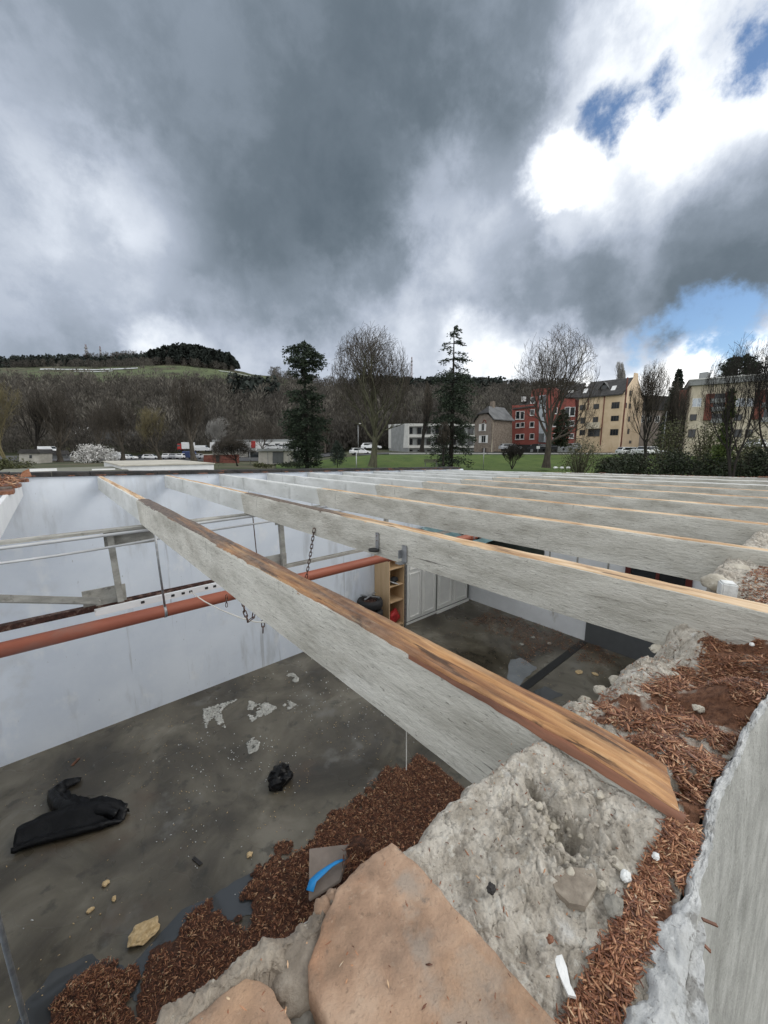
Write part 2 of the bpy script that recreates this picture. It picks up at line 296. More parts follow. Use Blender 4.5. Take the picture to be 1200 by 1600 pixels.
def finish(name, me, mat, parent=None, smooth=False, bevel=0., base=None, solid=0.):
    if mat: me.materials.append(mat)
    bm = bmesh.new(); bm.from_mesh(me)
    if bevel: bmesh.ops.bevel(bm, geom=[e for e in bm.edges if len(e.link_faces) == 2 and e.calc_face_angle(0) > .5], offset=bevel, segments=2, affect='EDGES', clamp_overlap=True)
    bmesh.ops.recalc_face_normals(bm, faces=bm.faces); bm.to_mesh(me); bm.free()
    if smooth: me.polygons.foreach_set('use_smooth', [True]*len(me.polygons))
    o = bpy.data.objects.new(name, me); col.objects.link(o)
    if parent is not None: o.parent = parent; o['_loc'] = tuple(base) if base is not None else (0, 0, 0)
    else: o['_loc'] = (0, 0, 0)
    if solid:
        md = o.modifiers.new('thickness', 'SOLIDIFY'); md.thickness = solid; md.offset = 0
    return o
def rawmesh(name, v, f, mat, parent=None, smooth=False):
    """numpy vertices (n,3), faces (m,k)"""
    base = np.array(parent['_loc']) if parent is not None else np.zeros(3)
    me = bpy.data.meshes.new(name); v = np.asarray(v, np.float32)-base.astype(np.float32); f = np.asarray(f, np.int32)
    me.vertices.add(len(v)); me.vertices.foreach_set('co', v.ravel())
    m, k = f.shape; me.loops.add(m*k); me.loops.foreach_set('vertex_index', f.ravel()); me.polygons.add(m)
    me.polygons.foreach_set('loop_start', np.arange(0, m*k, k, dtype=np.int32)); me.polygons.foreach_set('loop_total', np.full(m, k, np.int32))
    me.update(calc_edges=True); me.validate(); me.materials.append(mat)
    if smooth: me.polygons.foreach_set('use_smooth', [True]*m)
    o = bpy.data.objects.new(name, me); col.objects.link(o); o['_loc'] = tuple(base)
    if parent is not None: o.parent = parent
    return o
def tag(o, label=None, cat=None, group=None, kind=None):
    if label: o['label'] = label
    if cat: o['category'] = cat
    if group: o['group'] = group
    if kind: o['kind'] = kind
    return o
def thing(name, label, cat, loc=(0, 0, 0), group=None):
    o = bpy.data.objects.new(name, None); col.objects.link(o); o.location = loc; o['_loc'] = tuple(loc); o.empty_display_size = .1
    return tag(o, label, cat, group)
def copy_tree(o, parent=None):
    c = o.copy(); col.objects.link(c)
    if parent is not None: c.parent = parent
    for ch in list(o.children): copy_tree(ch, c)
    return c
def gridfaces(nx, ny):
    i = np.arange(nx-1)[:, None]*ny+np.arange(ny-1)[None, :]; i = i.ravel()
    return np.stack([i, i+ny, i+ny+1, i+1], 1)

# ------------------------------------------------------------------ ground outside, lawn, road, hill
def gbase(d, lat):
    d = np.asarray(d, float); lat = np.asarray(lat, float); u = 600+600*lat/np.maximum(d, 1)
    rp = np.interp(d, [0, 35, 60, 72, 85, 105, 150, 200], [0, 0, 1.5, 3.1, 3.6, 3.5, 4.5, 6])
    lp = np.interp(d, [0, 30, 60, 120, 170, 230], [0, 0, 1.4, 1.35, 2.5, 6])
    k = np.clip((u-430)/170, 0, 1); k = k*k*(3-2*k)
    return lp*(1-k)+rp*k
RIDGE_U = [-700, -300, 0, 100, 170, 240, 300, 370, 400, 440, 520, 640, 760, 860, 940, 1100, 1500, 2200]
RIDGE_V = [600, 592, 585, 582, 583, 580, 580, 588, 594, 598, 612, 618, 618, 612, 632, 650, 660, 672]
def ghill(d, lat):
    d = np.asarray(d, float); lat = np.asarray(lat, float); u = 600+600*lat/np.maximum(d, 1)
    ridge = HC+(703-np.interp(u, RIDGE_U, RIDGE_V))/606*560
    k = np.interp(d, [0, 150, 300, 470, 560, 700, 1500, 4000], [0, 0, .38, .80, 1, .92, .6, .3])
    return (ridge-4)*k
def gz(x, y):
    d = x*FW[0]+y*FW[1]; lat = x*RT[0]+y*RT[1]
    return gbase(d, lat)+ghill(d, lat)
def gpt(u, dep, off=0.):
    """ground point at column u and that depth"""
    lat = (u-600)/608*dep                      # 608: the horizon row is a little farther from the lens than the image centre
    x = FW[0]*dep+RT[0]*lat; y = FW[1]*dep+RT[1]*lat
    return Vector((x, y, float(gz(x, y))+off))
m_earth = M('winter earth and grass', [(0, (.03, .04, .016)), (.5, (.055, .062, .028)), (1, (.09, .075, .045))], .08, rough=.95, bump=.4, bscale=1.5, bdist=.05)
m_grass = M('lawn grass', [(0, (.040, .072, .010)), (.5, (.060, .100, .014)), (1, (.082, .118, .022))], .35, rough=.9, bump=.5, bscale=9, bdist=.05, spots=[((.05, .06, .02), .2, .6, .12, .5, S1)])
m_asphalt = M('road asphalt', [(0, (.045, .045, .047)), (1, (.075, .075, .078))], 1.5, rough=.85, bump=.1)
def terrain():
    ds = np.concatenate([np.linspace(-60, 30, 19), np.linspace(35, 150, 47), np.linspace(160, 700, 70), np.geomspace(760, 4500, 12)])
    az = np.linspace(-1.35, 1.35, 150)
    Dg, A = np.meshgrid(ds, az, indexing='ij')
    lat = np.tan(A)*np.maximum(Dg, 0)*1.0+np.sin(A)*90*(Dg < 60)*1.0
    lat = np.tan(A)*np.maximum(np.abs(Dg), 40)
    x = FW[0]*Dg+RT[0]*lat; y = FW[1]*Dg+RT[1]*lat
    z = gz(x, y)-.15+fbm(x*.03, y*.03, 5)*np.clip((Dg-150)/100, 0, 1)*6
    o = rawmesh('ground', np.stack([x, y, z], -1).reshape(-1, 3), gridfaces(*Dg.shape), m_earth, smooth=True); tag(o, kind='structure')
terrain()
def draped(name, mat, u0, u1, d0, d1, off, nu=24, nd=14, kind='structure', wob=0.):
    uu = np.linspace(u0, u1, nu); dd = np.linspace(d0, d1, nd); U, Dd = np.meshgrid(uu, dd, indexing='ij')
    if wob: Dd = Dd+fbm(U*.02, Dd*.0, 9)*wob
    lat = (U-600)/608*Dd; x = FW[0]*Dd+RT[0]*lat; y = FW[1]*Dd+RT[1]*lat
    o = rawmesh(name, np.stack([x, y, gz(x, y)+off], -1).reshape(-1, 3), gridfaces(nu, nd), mat, smooth=True); return tag(o, kind=kind)
draped('lawn', m_grass, 430, 1420, 38, 73.5, .02, 40, 26)
draped('road', m_asphalt, 560, 1500, 75, 81, .03)
draped('car_park', m_asphalt, -300, 520, 92, 135, .02)
m_field = plain('pasture', (.075, .095, .038), .95, .25, .05)
m_snow = plain('pale plastic crop cover', (.55, .57, .58), .6, .1)
draped('field', m_field, 60, 460, 340, 500, .4, 40, 24, wob=30)
for (a, b_, d0, d1) in ((80, 228, 448, 459), (130, 190, 428, 433), (350, 400, 462, 467)):
    draped('crop_cover', m_snow, a, b_, d0, d1, 1.2, 20, 4, wob=14)

# ------------------------------------------------------------------ the roofless garage: floor and walls
YB = 7.06; XL = -1.06; XR = 8.92
o = MB().bb(XL-.2, .05, -.2, XR+.2, YB+.2, 0).build('garage_floor', m_floor); tag(o, kind='structure')
def flatpatch(name, mat, pts, z, wob=.05, seed=0, kind='structure', label=None):
    P = []; n = len(pts)
    for i in range(n):
        a = Vector(pts[i]); b = Vector(pts[(i+1) % n])
        for k in range(8):
            q = a.lerp(b, k/8); P.append((q.x+wob*2*nz(q.x*4, q.y*4, seed), q.y+wob*2*nz(q.x*4+9, q.y*4+3, seed+1), z))
    o = MB().poly(P).build(name, mat); tag(o, label, kind=kind); return o
def zp(lst, z=0.): return [PZ(u, v, z) for u, v in lst]
flatpatch('puddle', m_skysheen, zp([(795, 1030), (812, 1028), (838, 1042), (822, 1062), (808, 1075), (792, 1060)]), .004, .08, 3)
flatpatch('puddle', m_water, zp([(85, 1515), (140, 1500), (215, 1520), (180, 1545), (120, 1575), (60, 1640), (10, 1640), (40, 1560)]), .004, .08, 5)
flatpatch('puddle', m_water, zp([(360, 1385), (400, 1365), (395, 1425), (300, 1450), (230, 1500), (215, 1560), (190, 1560), (215, 1500), (280, 1430)]), .005, .08, 6)
flatpatch('puddle', m_water, zp([(835, 1080), (848, 1072), (880, 1085), (850, 1098)]), .004, .05, 8)
m_drain = plain('dark drain channel', (.016, .016, .015), .5, .2)
a, b_ = PZ(812, 1080, 0), PZ(912, 1003, 0)
o = MB().bar(a+Vector((-.4, 0, .004)), Vector((8.85, b_.y, .004)), .16, .008).build('floor_channel', m_drain); tag(o, kind='structure')

ZR0, ZR1 = 4.02, 3.80                                           # rear wall top, left and right
def rear_top(x): return ZR0+(ZR1-ZR0)*(x+.5)/9.3
t = thing('rear_wall', 'long bluish white painted rear wall under black roofing felt edge', 'wall', (3.8, YB+.12, 0))
mb = MB(); n = 30
mb.prism([(XL-.2, YB, -.02), (XR+.2, YB, -.02), (XR+.2, YB, rear_top(XR)), (XL-.2, YB, rear_top(XL))], (0, .24, 0)).build('plaster', m_wallw, t)
mb = MB()
for i in range(24):
    x0 = -1.3+i*.427; x1 = x0+.42
    mb.prism([(x0, YB-.03, rear_top(x0)+.002), (x1, YB-.03, rear_top(x1)+.002), (x1, YB-.03, rear_top(x1)+.055+.02*nz(i, 3)), (x0, YB-.03, rear_top(x0)+.055+.02*nz(i, 2))], (0, .34+.05*nz(i, 7), 0))
mb.build('felt_edge', m_felt, t)
mb = MB()
for i in range(26):
    x = -.3+i*.36+.2*random.random(); mb.blob((x, YB-.02, rear_top(x)+.01), (.05+.09*random.random(), .03, .012), i, .4, 1)
mb.build('rotten_wood_edge', m_darkwood, t)
t = thing('right_wall', 'white stained partition wall at the right end of the room', 'wall', (XR+.1, 3.6, 0))
MB().bb(XR, .5, -.02, XR+.22, YB-.005, 3.55).build('plaster', m_wallw2, t)
mb = MB()
for i in range(14): mb.bb(XR-.02+.01*random.random(), .4+i*.47, 3.555, XR+.25, .4+i*.47+.463, 3.72+.02*random.random())
mb.build('coping', m_paint2, t)
MB().bb(XR-.03, 4.36, 1.2, XR-.003, 6.48, 2.35).build('dark_board', m_board, t)
w = MB()
for y0, y1, z0, z1 in ((1.46, 1.56, 1.45, 2.5), (2.48, 2.58, 1.45, 2.5), (1.565, 2.475, 1.45, 1.53), (1.565, 2.475, 2.42, 2.5), (1.98, 2.04, 1.535, 2.415)): w.bb(XR-.05, y0, z0, XR-.003, y1, z1)
w = w.build('window_frame', m_redframe, t)
for y0, y1 in ((1.565, 1.978), (2.042, 2.475)): MB().bb(XR-.035, y0, 1.535, XR-.02, y1, 2.415).build('pane', m_glassd, w)
MB().bb(XR-.04, .6, 0, XR-.003, 3.25, 1.25).build('grey_panel', m_greyp, t)
for y in (2.9, 3.55, 4.2): MB().bb(XR-.012, y, 1.3, XR-.003, y+.035, 2.6).build('batten', m_plywood, t)
t = thing('left_wall', 'whitish side wall just left of the roofless room', 'wall', (XL-.1, 3.6, 0))
MB().bb(XL-.2, .06, -.02, XL, YB-.005, 3.7).build('plaster', m_wallw, t)

# ------------------------------------------------------------------ roof joists
def timber(mb, p0, p1, w, h, n=60, jit=.003, seed=0, c0=0., c1=0., endround=0., skew=0.):
    """rectangular beam whose top runs p0 to p1; c0, c1 slant the end cuts"""
    p0 = Vector(p0); p1 = Vector(p1); d = p1-p0; b = len(mb.v); sd = Vector((d.y, -d.x, 0)).normalized()
    for i in range(n+1):
        f = i/n; y = f*d.length
        prof = [(-.5, -1), (-.5, -.5), (-.5, -.06), (-.46, 0), (0, .0), (.46, 0), (.5, -.06), (.5, -.5), (.5, -1)]
        for k, (a, z) in enumerate(prof):
            sl = (c0*(1+z)*(1-f)+c1*(1+z)*f)
            q = p0+d*f+d.normalized()*(sl+skew*(a+.5)*max(0, 1-y/.4))
            j = jit*2*nz(y*5+seed, k*2.7, 4, 3)
            mb.v.append(q+sd*(a*w+j*(1 if abs(a) > .4 else 0))+Vector((0, 0, z*h-endround*max(0, 1-y/.16)**2*(1 if z > -.4 else 0)+jit*1.5*nz(y*7+seed, k*1.3+40, 4, 3)*(1 if z > -.5 else .4))))
    m = 9
    for i in range(n):
        for k in range(m): mb.f.append([b+i*m+k, b+i*m+(k+1) % m, b+(i+1)*m+(k+1) % m, b+(i+1)*m+k])
    mb.f.append([b+k for k in range(m)]); mb.f.append([b+n*m+k for k in range(m)][::-1])
    return mb
def topstrip(p0, p1, w, n, m, h, seed, inset, endround=0., rag=.012, skew=0., taper=0.):
    """ragged layer of bare wood lying on top of a joist"""
    p0 = Vector(p0); p1 = Vector(p1); d = p1-p0; sd = Vector((d.y, -d.x, 0)).normalized(); L = d.length
    V = []; 
    for i in range(n+1):
        f = i/n; y = f*L
        l = -w/2+inset+rag*2*nz(y*9, seed, 6, 4)+rag*nz(y*40, seed+3, 6, 2); r = w/2-.001+.002*nz(y*8, seed+7, 6)
        r = l+(r-l)*(1-f)**taper if taper else r
        zr = -endround*max(0, 1-y/.16)**2
        for j in range(m+1):
            g = j/m; a = l+(r-l)*g; e = min(g, 1-g)*m/1.5; e = min(1, e)
            V.append(p0+d*f+d.normalized()*(skew*(a/w+.5)*max(0, 1-y/.4))+sd*a+Vector((0, 0, zr-.004+(h+.004)*e**.5+.009*nz(y*2.5+seed, g*12+seed, 8, 4)+.007*nz(y*7+seed, g*44+seed, 9, 3))))
    mb = MB(); mb.v = V
    for i in range(n):
        for j in range(m): a = i*(m+1)+j; mb.f.append([a, a+1, a+m+2, a+m+1])
    return mb
def rotmask(o, ya, yb, r):
    n = len(o.data.vertices); co = np.zeros(n*3, np.float32); o.data.vertices.foreach_get('co', co); co = co.reshape(-1, 3)
    x = co[:, 0]+r[0].location.x; y = co[:, 1]+r[0].location.y
    m = np.clip((y-ya)/(yb-ya)+fbm(x*50, y*4, 77, 5)*1.6, 0, 1)*.95; m = np.maximum(m, np.clip(fbm(x*30, y*2.2, 78, 4)*5-.9, 0, .8))
    at_ = o.data.attributes.new('brown', 'FLOAT', 'POINT'); at_.data.foreach_set('value', m.astype(np.float32))
NEARX = [.63, 1.592, 2.53, 3.43, 4.36, 5.29, 6.22, 7.15, 8.08, 9.0]
FARX = [.515, 1.385, 2.24, 3.12, 3.99, 4.86, 5.73, 6.6, 7.47, 8.34]
JW, JH, ZN = .088, .2, 3.92
LAB = ['nearest roof joist, its bare top turning bright orange towards the broken wall',
       'second roof joist from the camera, with two metal straps and a chain on its side',
       'third roof joist from the camera, orange only along a thin top edge',
       'fourth roof joist counted away from the camera, with an orange top line',
       'fifth roof joist counted away from the camera, grey with a pale orange top',
       'sixth roof joist counted away from the camera, weathered grey sides',
       'seventh roof joist counted away from the camera, pale grey and thin looking',
       'eighth roof joist counted away from the camera, third from the last',
       'ninth roof joist, the last one before the joist along the right wall',
       'last and farthest roof joist, lying along the top of the right wall']
JOIST = []
for k in range(10):
    xn, xf = NEARX[k], FARX[k]; zf = rear_top(xf)-.012
    y0 = .03 if k else .075
    if k >= 2: y0 = .0-.012*k
    if k == 0: y0 = .080
    def jp(y): f = y/YB; return Vector((xn+(xf-xn)*f, y, ZN+(zf-ZN)*f))
    ys = 3.86
    r = thing('roof_joist', LAB[k], 'joist', tuple(jp(3.5)), 'roof joists of the stripped roof')
    timber(MB(), jp(y0), jp(ys), JW, JH, 200 if k < 3 else 50, .004, k*3, 0, .07, .014 if k == 0 else 0, .04 if k == 0 else 0).build('near_timber', m_paint, r, smooth=False)
    timber(MB(), jp(ys+.012), jp(YB-.035), JW-.012, JH-.01, 40, .002, k*3+1, .07, 0).build('far_timber', m_paint2, r)
    if k == 0:
        rotmask(topstrip(jp(.073), jp(ys+.02), JW+.004, 900, 20, .008, 2, .006, .014, .006, .04).build('bare_top', m_orange, r, smooth=True), .35, 2.6, (r, ))
        topstrip(jp(ys+.03), jp(YB-.04), JW-.012, 120, 8, .006, 4, .012, 0, .006).build('bare_top', m_orange2, r, smooth=True)
        # dark bark left on the outer side of the top near the broken end
        dx = Vector((-.036, 0, .003)); topstrip(jp(.071)+dx, jp(.58)+dx, .024, 200, 6, .004, 33, -.001, .014, .004, 0., .7).build('bark_edge', m_darkwood, r, smooth=True)
    elif k == 1:
        rotmask(topstrip(jp(y0), jp(ys), JW, 500, 10, .006, 12, .006, .0, .007).build('bare_top', m_orange2, r, smooth=True), 1.9, 2.4, (r, ))
        topstrip(jp(ys+.02), jp(YB-.04), JW-.012, 80, 6, .005, 14, .02, 0, .006).build('bare_top', m_orange2, r, smooth=True)
    else:
        topstrip(jp(y0), jp(ys), JW, 120 if k < 5 else 60, 6, .005, 20+k, .02 if k in (2, 7, 9) else .006, .0, .006).build('bare_top', m_orange2 if k < 7 else m_paint2, r, smooth=True)
    JOIST.append((r, jp))
# bits lying on the first two joists
def chipmesh(name, pts, mat, lo, hi, wlo, whi, kind='stuff', flat=.35, seed=0, tilt=.35, parent=None):
    """many small tapered slivers lying on given points"""
    r = np.random.default_rng(seed); n = len(pts); P = np.asarray(pts, float)
    L = r.uniform(lo, hi, n)*r.uniform(.6, 1, n); W = r.uniform(wlo, whi, n); H = W*r.uniform(.25, .8, n)*flat*2
    th = r.uniform(0, 2*np.pi, n); ti = r.normal(0, tilt, n); ro = r.normal(0, .5, n)
    dx = np.stack([np.cos(th)*np.cos(ti), np.sin(th)*np.cos(ti), np.sin(ti)], 1)
    sx = np.stack([-np.sin(th), np.cos(th), ro*.6], 1); sx /= np.linalg.norm(sx, axis=1)[:, None]
    up = np.cross(dx, sx)
    prof = [(-1, -.35, -.5), (-1, .3, -.5), (1, .25, -.5), (1, -.2, -.5), (-1, -.3, .5), (-1, .35, .5), (1, .2, .5), (1, -.3, .5), (0, -.7, -.3), (0, .7, -.3), (0, -.6, .8), (0, .6, .8)]
    V = np.zeros((n, 12, 3))
    for i, (a, b, c) in enumerate(prof):
        jl = r.uniform(.7, 1.1, n); V[:, i] = P+dx*(a*L*.5*jl)[:, None]+sx*(b*W*r.uniform(.6, 1.3, n))[:, None]+up*(c*H)[:, None]
    fq = [(0, 1, 9, 8), (8, 9, 2, 3), (4, 10, 11, 5), (10, 7, 6, 11), (0, 8, 10, 4), (8, 3, 7, 10), (1, 5, 11, 9), (9, 11, 6, 2), (0, 4, 5, 1), (3, 2, 6, 7)]
    F = (np.arange(n)[:, None, None]*12+np.array(fq)[None]).reshape(-1, 4)
    o = rawmesh(name, V.reshape(-1, 3), F, mat, parent); o['kind'] = kind; return o
pts = []
jp = JOIST[0][1]
for _ in range(220): y = random.gauss(.70, .06); q = jp(y); pts.append((q.x+random.gauss(.005, .018), y, q.z+.014+.012*random.random()))
chipmesh('bark_flakes', pts, m_chips, .02, .05, .002, .005, seed=3)
pts = []
for _ in range(80): y = random.uniform(1.7, 4.2); q = jp(y); pts.append((q.x+random.uniform(-.03, .035), y, q.z+.008))
for _ in range(60): y = random.uniform(.15, 1.9); q = jp(y); pts.append((q.x+random.uniform(-.03, .035), y, q.z+.009))
for _ in range(120): y = random.uniform(.1, 2.6); q = JOIST[1][1](y); pts.append((q.x+random.uniform(-.03, .035), y, q.z+.008))
for k in (2, 3, 4, 5, 6):
    for _ in range(25): y = random.uniform(0, 5); q = JOIST[k][1](y); pts.append((q.x+random.uniform(-.03, .035), y, q.z+.008))
chipmesh('bark_flakes', pts, m_chips2, .015, .05, .003, .007, seed=4)
# long twigs on the second and third joist
for k, y, L, lab in ((1, .33, .12, 'thin dark twig lying on the second joist by the broken wall'), (2, .42, .2, 'bent black twig lying on the third joist')):
    q = JOIST[k][1](y); z = q.z+.016
    o = MB().tube([(q.x-.01, y-L/2, z), (q.x+.02, y-L/6, z+.006), (q.x+.005, y+L/6, z+.01), (q.x-.02, y+L/2, z)], [.003, .004, .004, .002], 6).build('twig', m_rot); tag(o, lab, 'twig')
q = jp(2.9); o = MB().tube([q+Vector((.03, 0, .0)), q+Vector((.05, .01, .09))], .0022, 5).build('nail', m_rust); tag(o, 'bent nail standing up from the nearest joist', 'nail')
o = MB().blob(q+Vector((-.0, .25, .015)), (.03, .07, .008), 4, .5, 2).build('bark_piece', m_darkwood); tag(o, 'curled orange bark piece beside the bent nail', 'bark')

# left edge of the roof: white fascia and broken roof boards
t = thing('roof_edge', 'white fascia with broken brown roof boards at the left edge', 'roof edge', (-.4, 6, 3.7))
timber(MB(), (-.385, 4.1, 3.93), (-.36, YB-.035, 3.99), .04, .22, 30, .002, 9).build('fascia', m_whitep, t)
for i, (y, x0) in enumerate(((5.35, -.33), (5.62, -.36), (5.9, -.30), (6.2, -.34), (6.5, -.26), (6.75, -.3))):
    mb = MB(); zt = 3.95+.01*i; P = []
    for j in range(9): P.append((x0+.09*nz(j*.9, i*3.3, 5), y-.15+.3*j/8, zt+.01*nz(j, i)))
    P2 = [(p[0], p[1], p[2]) for p in P]+[(-2.4, y+.15, zt), (-2.4, y-.15, zt)]
    mb.prism(P2, (0, 0, .035)).build('roof_board', m_rot if i % 2 else m_darkwood, t)
pts = [(random.uniform(-1.6, -.3), random.uniform(5.2, 6.9), 4.04+.02*random.random()) for _ in range(700)]
chipmesh('roof_litter', pts, m_chips, .04, .13, .006, .016, seed=9)
o = MB().prism([(-.35, 6.85, 4.02), (-.30, 6.85, 4.10), (-.24, 6.86, 4.13), (-.22, 6.85, 4.03)], (0, .02, 0)).build('wood_splinter', m_chips); tag(o, 'upright orange splinter at the end of the left roof edge', 'splinter')

# ------------------------------------------------------------------ near wall: mortar beds, clay slabs, render, chips
def idw(x, y, pts, p=3.):
    num = np.zeros_like(x); den = np.zeros_like(x)
    for px, py, pz in pts:
        w_ = 1/((x-px)**2+(y-py)**2+1e-5)**(p/2); num += w_*pz; den += w_
    return num/den
def ctrl(lst): return [tuple(PZ(u, v, z)) for u, v, z in lst]
def worley(x, y, sc, seed):
    """distance to nearest and second nearest cell point"""
    r = np.random.default_rng(seed); tab = r.random((64, 64, 2)); xs, ys = x*sc, y*sc
    xi = np.floor(xs).astype(int); yi = np.floor(ys).astype(int); f1 = np.full(x.shape, 9.); f2 = np.full(x.shape, 9.)
    for i in (-1, 0, 1):
        for j in (-1, 0, 1):
            c = tab[(xi+i) % 64, (yi+j) % 64]; dd = np.hypot(xi+i+c[..., 0]-xs, yi+j+c[..., 1]-ys)
            n1 = np.minimum(f1, dd); f2 = np.minimum(np.maximum(f1, dd), f2); f1 = n1
    return f1, f2
def plates(x, y, sc, seed):
    r = np.random.default_rng(seed); tab = r.random((64, 64, 2)); val = r.random((64, 64)); xs, ys = x*sc, y*sc
    xi = np.floor(xs).astype(int); yi = np.floor(ys).astype(int); f1 = np.full(x.shape, 9.); vv = np.zeros(x.shape)
    for i in (-1, 0, 1):
        for j in (-1, 0, 1):
            c = tab[(xi+i) % 64, (yi+j) % 64]; dd = np.hypot(xi+i+c[..., 0]-xs, yi+j+c[..., 1]-ys); k = dd < f1; f1 = np.where(k, dd, f1); vv = np.where(k, val[(xi+i) % 64, (yi+j) % 64], vv)
    return vv-.5
CHIP_POLY = [(1112, 982), (1130, 968), (1200, 972), (1260, 980), (1300, 1000), (1225, 1060), (1196, 1090), (1148, 1160), (1108, 1240), (1083, 1330), (1058, 1400), (1005, 1490), (965, 1600), (950, 1700), (850, 1700), (885, 1600), (905, 1555), (950, 1470), (985, 1400), (1018, 1335), (1050, 1285), (1060, 1268), (1048, 1215), (1030, 1185), (960, 1140), (922, 1120), (955, 1092), (1004, 1076), (1062, 1054), (1098, 1020)]
YO = lambda x: np.interp(x, [-.5, .1, .382, .503, .63, .731, .891, 1.125, 1.6, 4.4], [.03, .031, .034, .042, .049, .052, .045, .028, -.001, -.17])                                # line of the outer face at the top
wall = thing('broken_wall', 'broken masonry wall top in front, with mortar, clay blocks and outer render', 'wall', (1.2, .2, 3.6))
ctrlA = ctrl([(612, 1312, 3.895), (720, 1230, 3.905), (818, 1160, 3.915), (850, 1250, 3.915), (1000, 1270, 3.905), (1010, 1360, 3.885), (760, 1400, 3.895), (850, 1500, 3.885), (900, 1580, 3.875), (700, 1400, 3.885), (930, 1420, 3.89), (800, 1340, 3.905), (700, 1300, 3.9)])
def hA(x, y):
    h = idw(x, y, ctrlA)
    pit = PZ(890, 1325, 3.88); pit2 = PZ(840, 1255, 3.89)
    d1 = np.hypot((x-pit.x)*1.0+(y-pit.y)*.2, (y-pit.y)*1.25); d2 = np.hypot(x-pit2.x, (y-pit2.y)*1.3)
    wob = fbm(x*60, y*60, 21, 4)*.022
    h = h-.085*np.exp(-((np.maximum(d1+wob*1.4, 0))/.0155)**2)-.016*np.exp(-((np.maximum(d2+wob, 0))/.026)**2)-.014*np.exp(-((np.maximum(d1+wob, 0))/.045)**2)
    ring = np.exp(-((d1+wob-.05)/.018)**2); h = h+.012*ring*(fbm(x*70, y*70, 22, 4)+.3)*2
    # gully between the two pits
    ax, ay = pit2.x-pit.x, pit2.y-pit.y; tt = np.clip(((x-pit.x)*ax+(y-pit.y)*ay)/(ax*ax+ay*ay), -.1, 1.3)
    dg = np.hypot(x-pit.x-ax*tt, y-pit.y-ay*tt)+wob*.6; h = h-.026*np.exp(-(np.maximum(dg+fbm(x*90, y*90, 20, 3)*.012, 0)/.006)**2)
    f1, f2 = worley(x+fbm(x*40, y*40, 23)*.02, y+fbm(x*40, y*40, 24)*.02, 26, 5); crack = np.clip(1-(f2-f1)/.07, 0, 1)
    m = np.clip(fbm(x*14, y*14, 25, 2)*4+.55, 0, 1); h = h-.002*crack*m
    f1, f2 = worley(x, y, 130, 6); near = np.exp(-(d1/.075)**2); g1, g2 = worley(x+fbm(x*90, y*90, 30)*.008, y, 62, 9); h = h+(.005*near+.0010)*(.5-f1)*1.6+.022*near*(.45-g1)
    rough = .25+.75*np.clip(fbm(x*11+3, y*11, 26, 2)*3.4+.5+near, 0, 1)
    wx, wy = x+fbm(x*50, y*50, 81, 4)*.02, y+fbm(x*50, y*50, 82, 4)*.02; qz = .42+.58*np.exp(-(d1/.085)**2); m2 = np.clip(fbm(x*9, y*9, 83, 3)*5+.6, 0, 1)*qz; h = h+m2*(.0065*plates(wx, wy, 34, 11)+.0045*plates(wx, wy, 80, 12))+near*.006*plates(wx, wy, 120, 13)
    f1, f2 = worley(wx, wy, 17, 15); h = h-.006*np.clip(1-(f2-f1)/.03, 0, 1)*m2
    h = h-.03*np.clip((.15-x)/.05, 0, 1)
    return h+fbm(x*16, y*16, 27, 4)*.008*rough*qz+fbm(x*140, y*140, 28, 4)*.0030*rough*(qz+.2)+fbm(x*380, y*380, 29, 2)*.0022
def innerA(x): return np.interp(x, [-.8, .01, .17, .30, .42, .585], [.34, .325, .318, .302, .296, .275])
def field(name, x0, x1, hfun, inner, nx, ny, mat, parent, y_out, chips=None):
    xs = np.linspace(x0, x1, nx); tt = np.linspace(0, 1, ny)
    X_, T_ = np.meshgrid(xs, tt, indexing='ij'); yi = inner(X_)+fbm(X_*9, X_*0, 31, 5)*.03+fbm(X_*50, X_*0, 32, 3)*.008; yo = y_out(X_)
    ks = 8; Y_ = yo+(yi-yo)*T_; H = hfun(X_, Y_)
    edge = np.clip((T_-.93)/.07, 0, 1); H = H-edge**3*.012
    # rolled inner face below the arris
    ex = []
    for q in range(1, ks+1):
        dz = .22*(q/ks)**1.3; yy = yi[:, -1]+.006*math.sin(q)-dz*.03+fbm(xs*16, np.full(nx, q*.7), 33, 4)*.025; ex.append(np.stack([xs, yy, H[:, -1]-dz], -1))
    V = np.concatenate([np.stack([X_, Y_, H], -1), np.stack(ex, 1)], 1)
    o = rawmesh(name, V.reshape(-1, 3), gridfaces(nx, ny+ks), mat, parent, smooth=False)
    if chips is not None:
        P = proj(V[..., 0], V[..., 1], V[..., 2]); m = inpoly(P[0]+fbm(V[..., 0]*30, V[..., 1]*30, 35, 4)*60, P[1]+fbm(V[..., 0]*30+9, V[..., 1]*30, 36, 4)*60, chips).astype(np.float32)
        m *= np.clip(fbm(V[..., 0]*22, V[..., 1]*22, 37, 3)*6+1.5, .15, 1)
        at_ = o.data.attributes.new('brown', 'FLOAT', 'POINT'); at_.data.foreach_set('value', m.ravel().astype(np.float32))
    return o
field('mortar_bed', -.40, .586, hA, innerA, 820, 230, m_mortar, wall, lambda x: YO(x)+.012, CHIP_POLY)
ctrlB = ctrl([(885, 1115, 3.68), (910, 1092, 3.69), (1000, 1030, 3.70), (1100, 955, 3.75), (945, 1128, 3.80), (1000, 1100, 3.77), (1100, 1150, 3.84), (1046, 1196, 3.895), (1085, 1235, 3.895), (1070, 1262, 3.855), (1100, 1250, 3.885), (1200, 1088, 3.86), (1150, 1020, 3.79), (1050, 1060, 3.745), (1190, 978, 3.865), (1130, 965, 3.84), (1240, 1000, 3.86)])
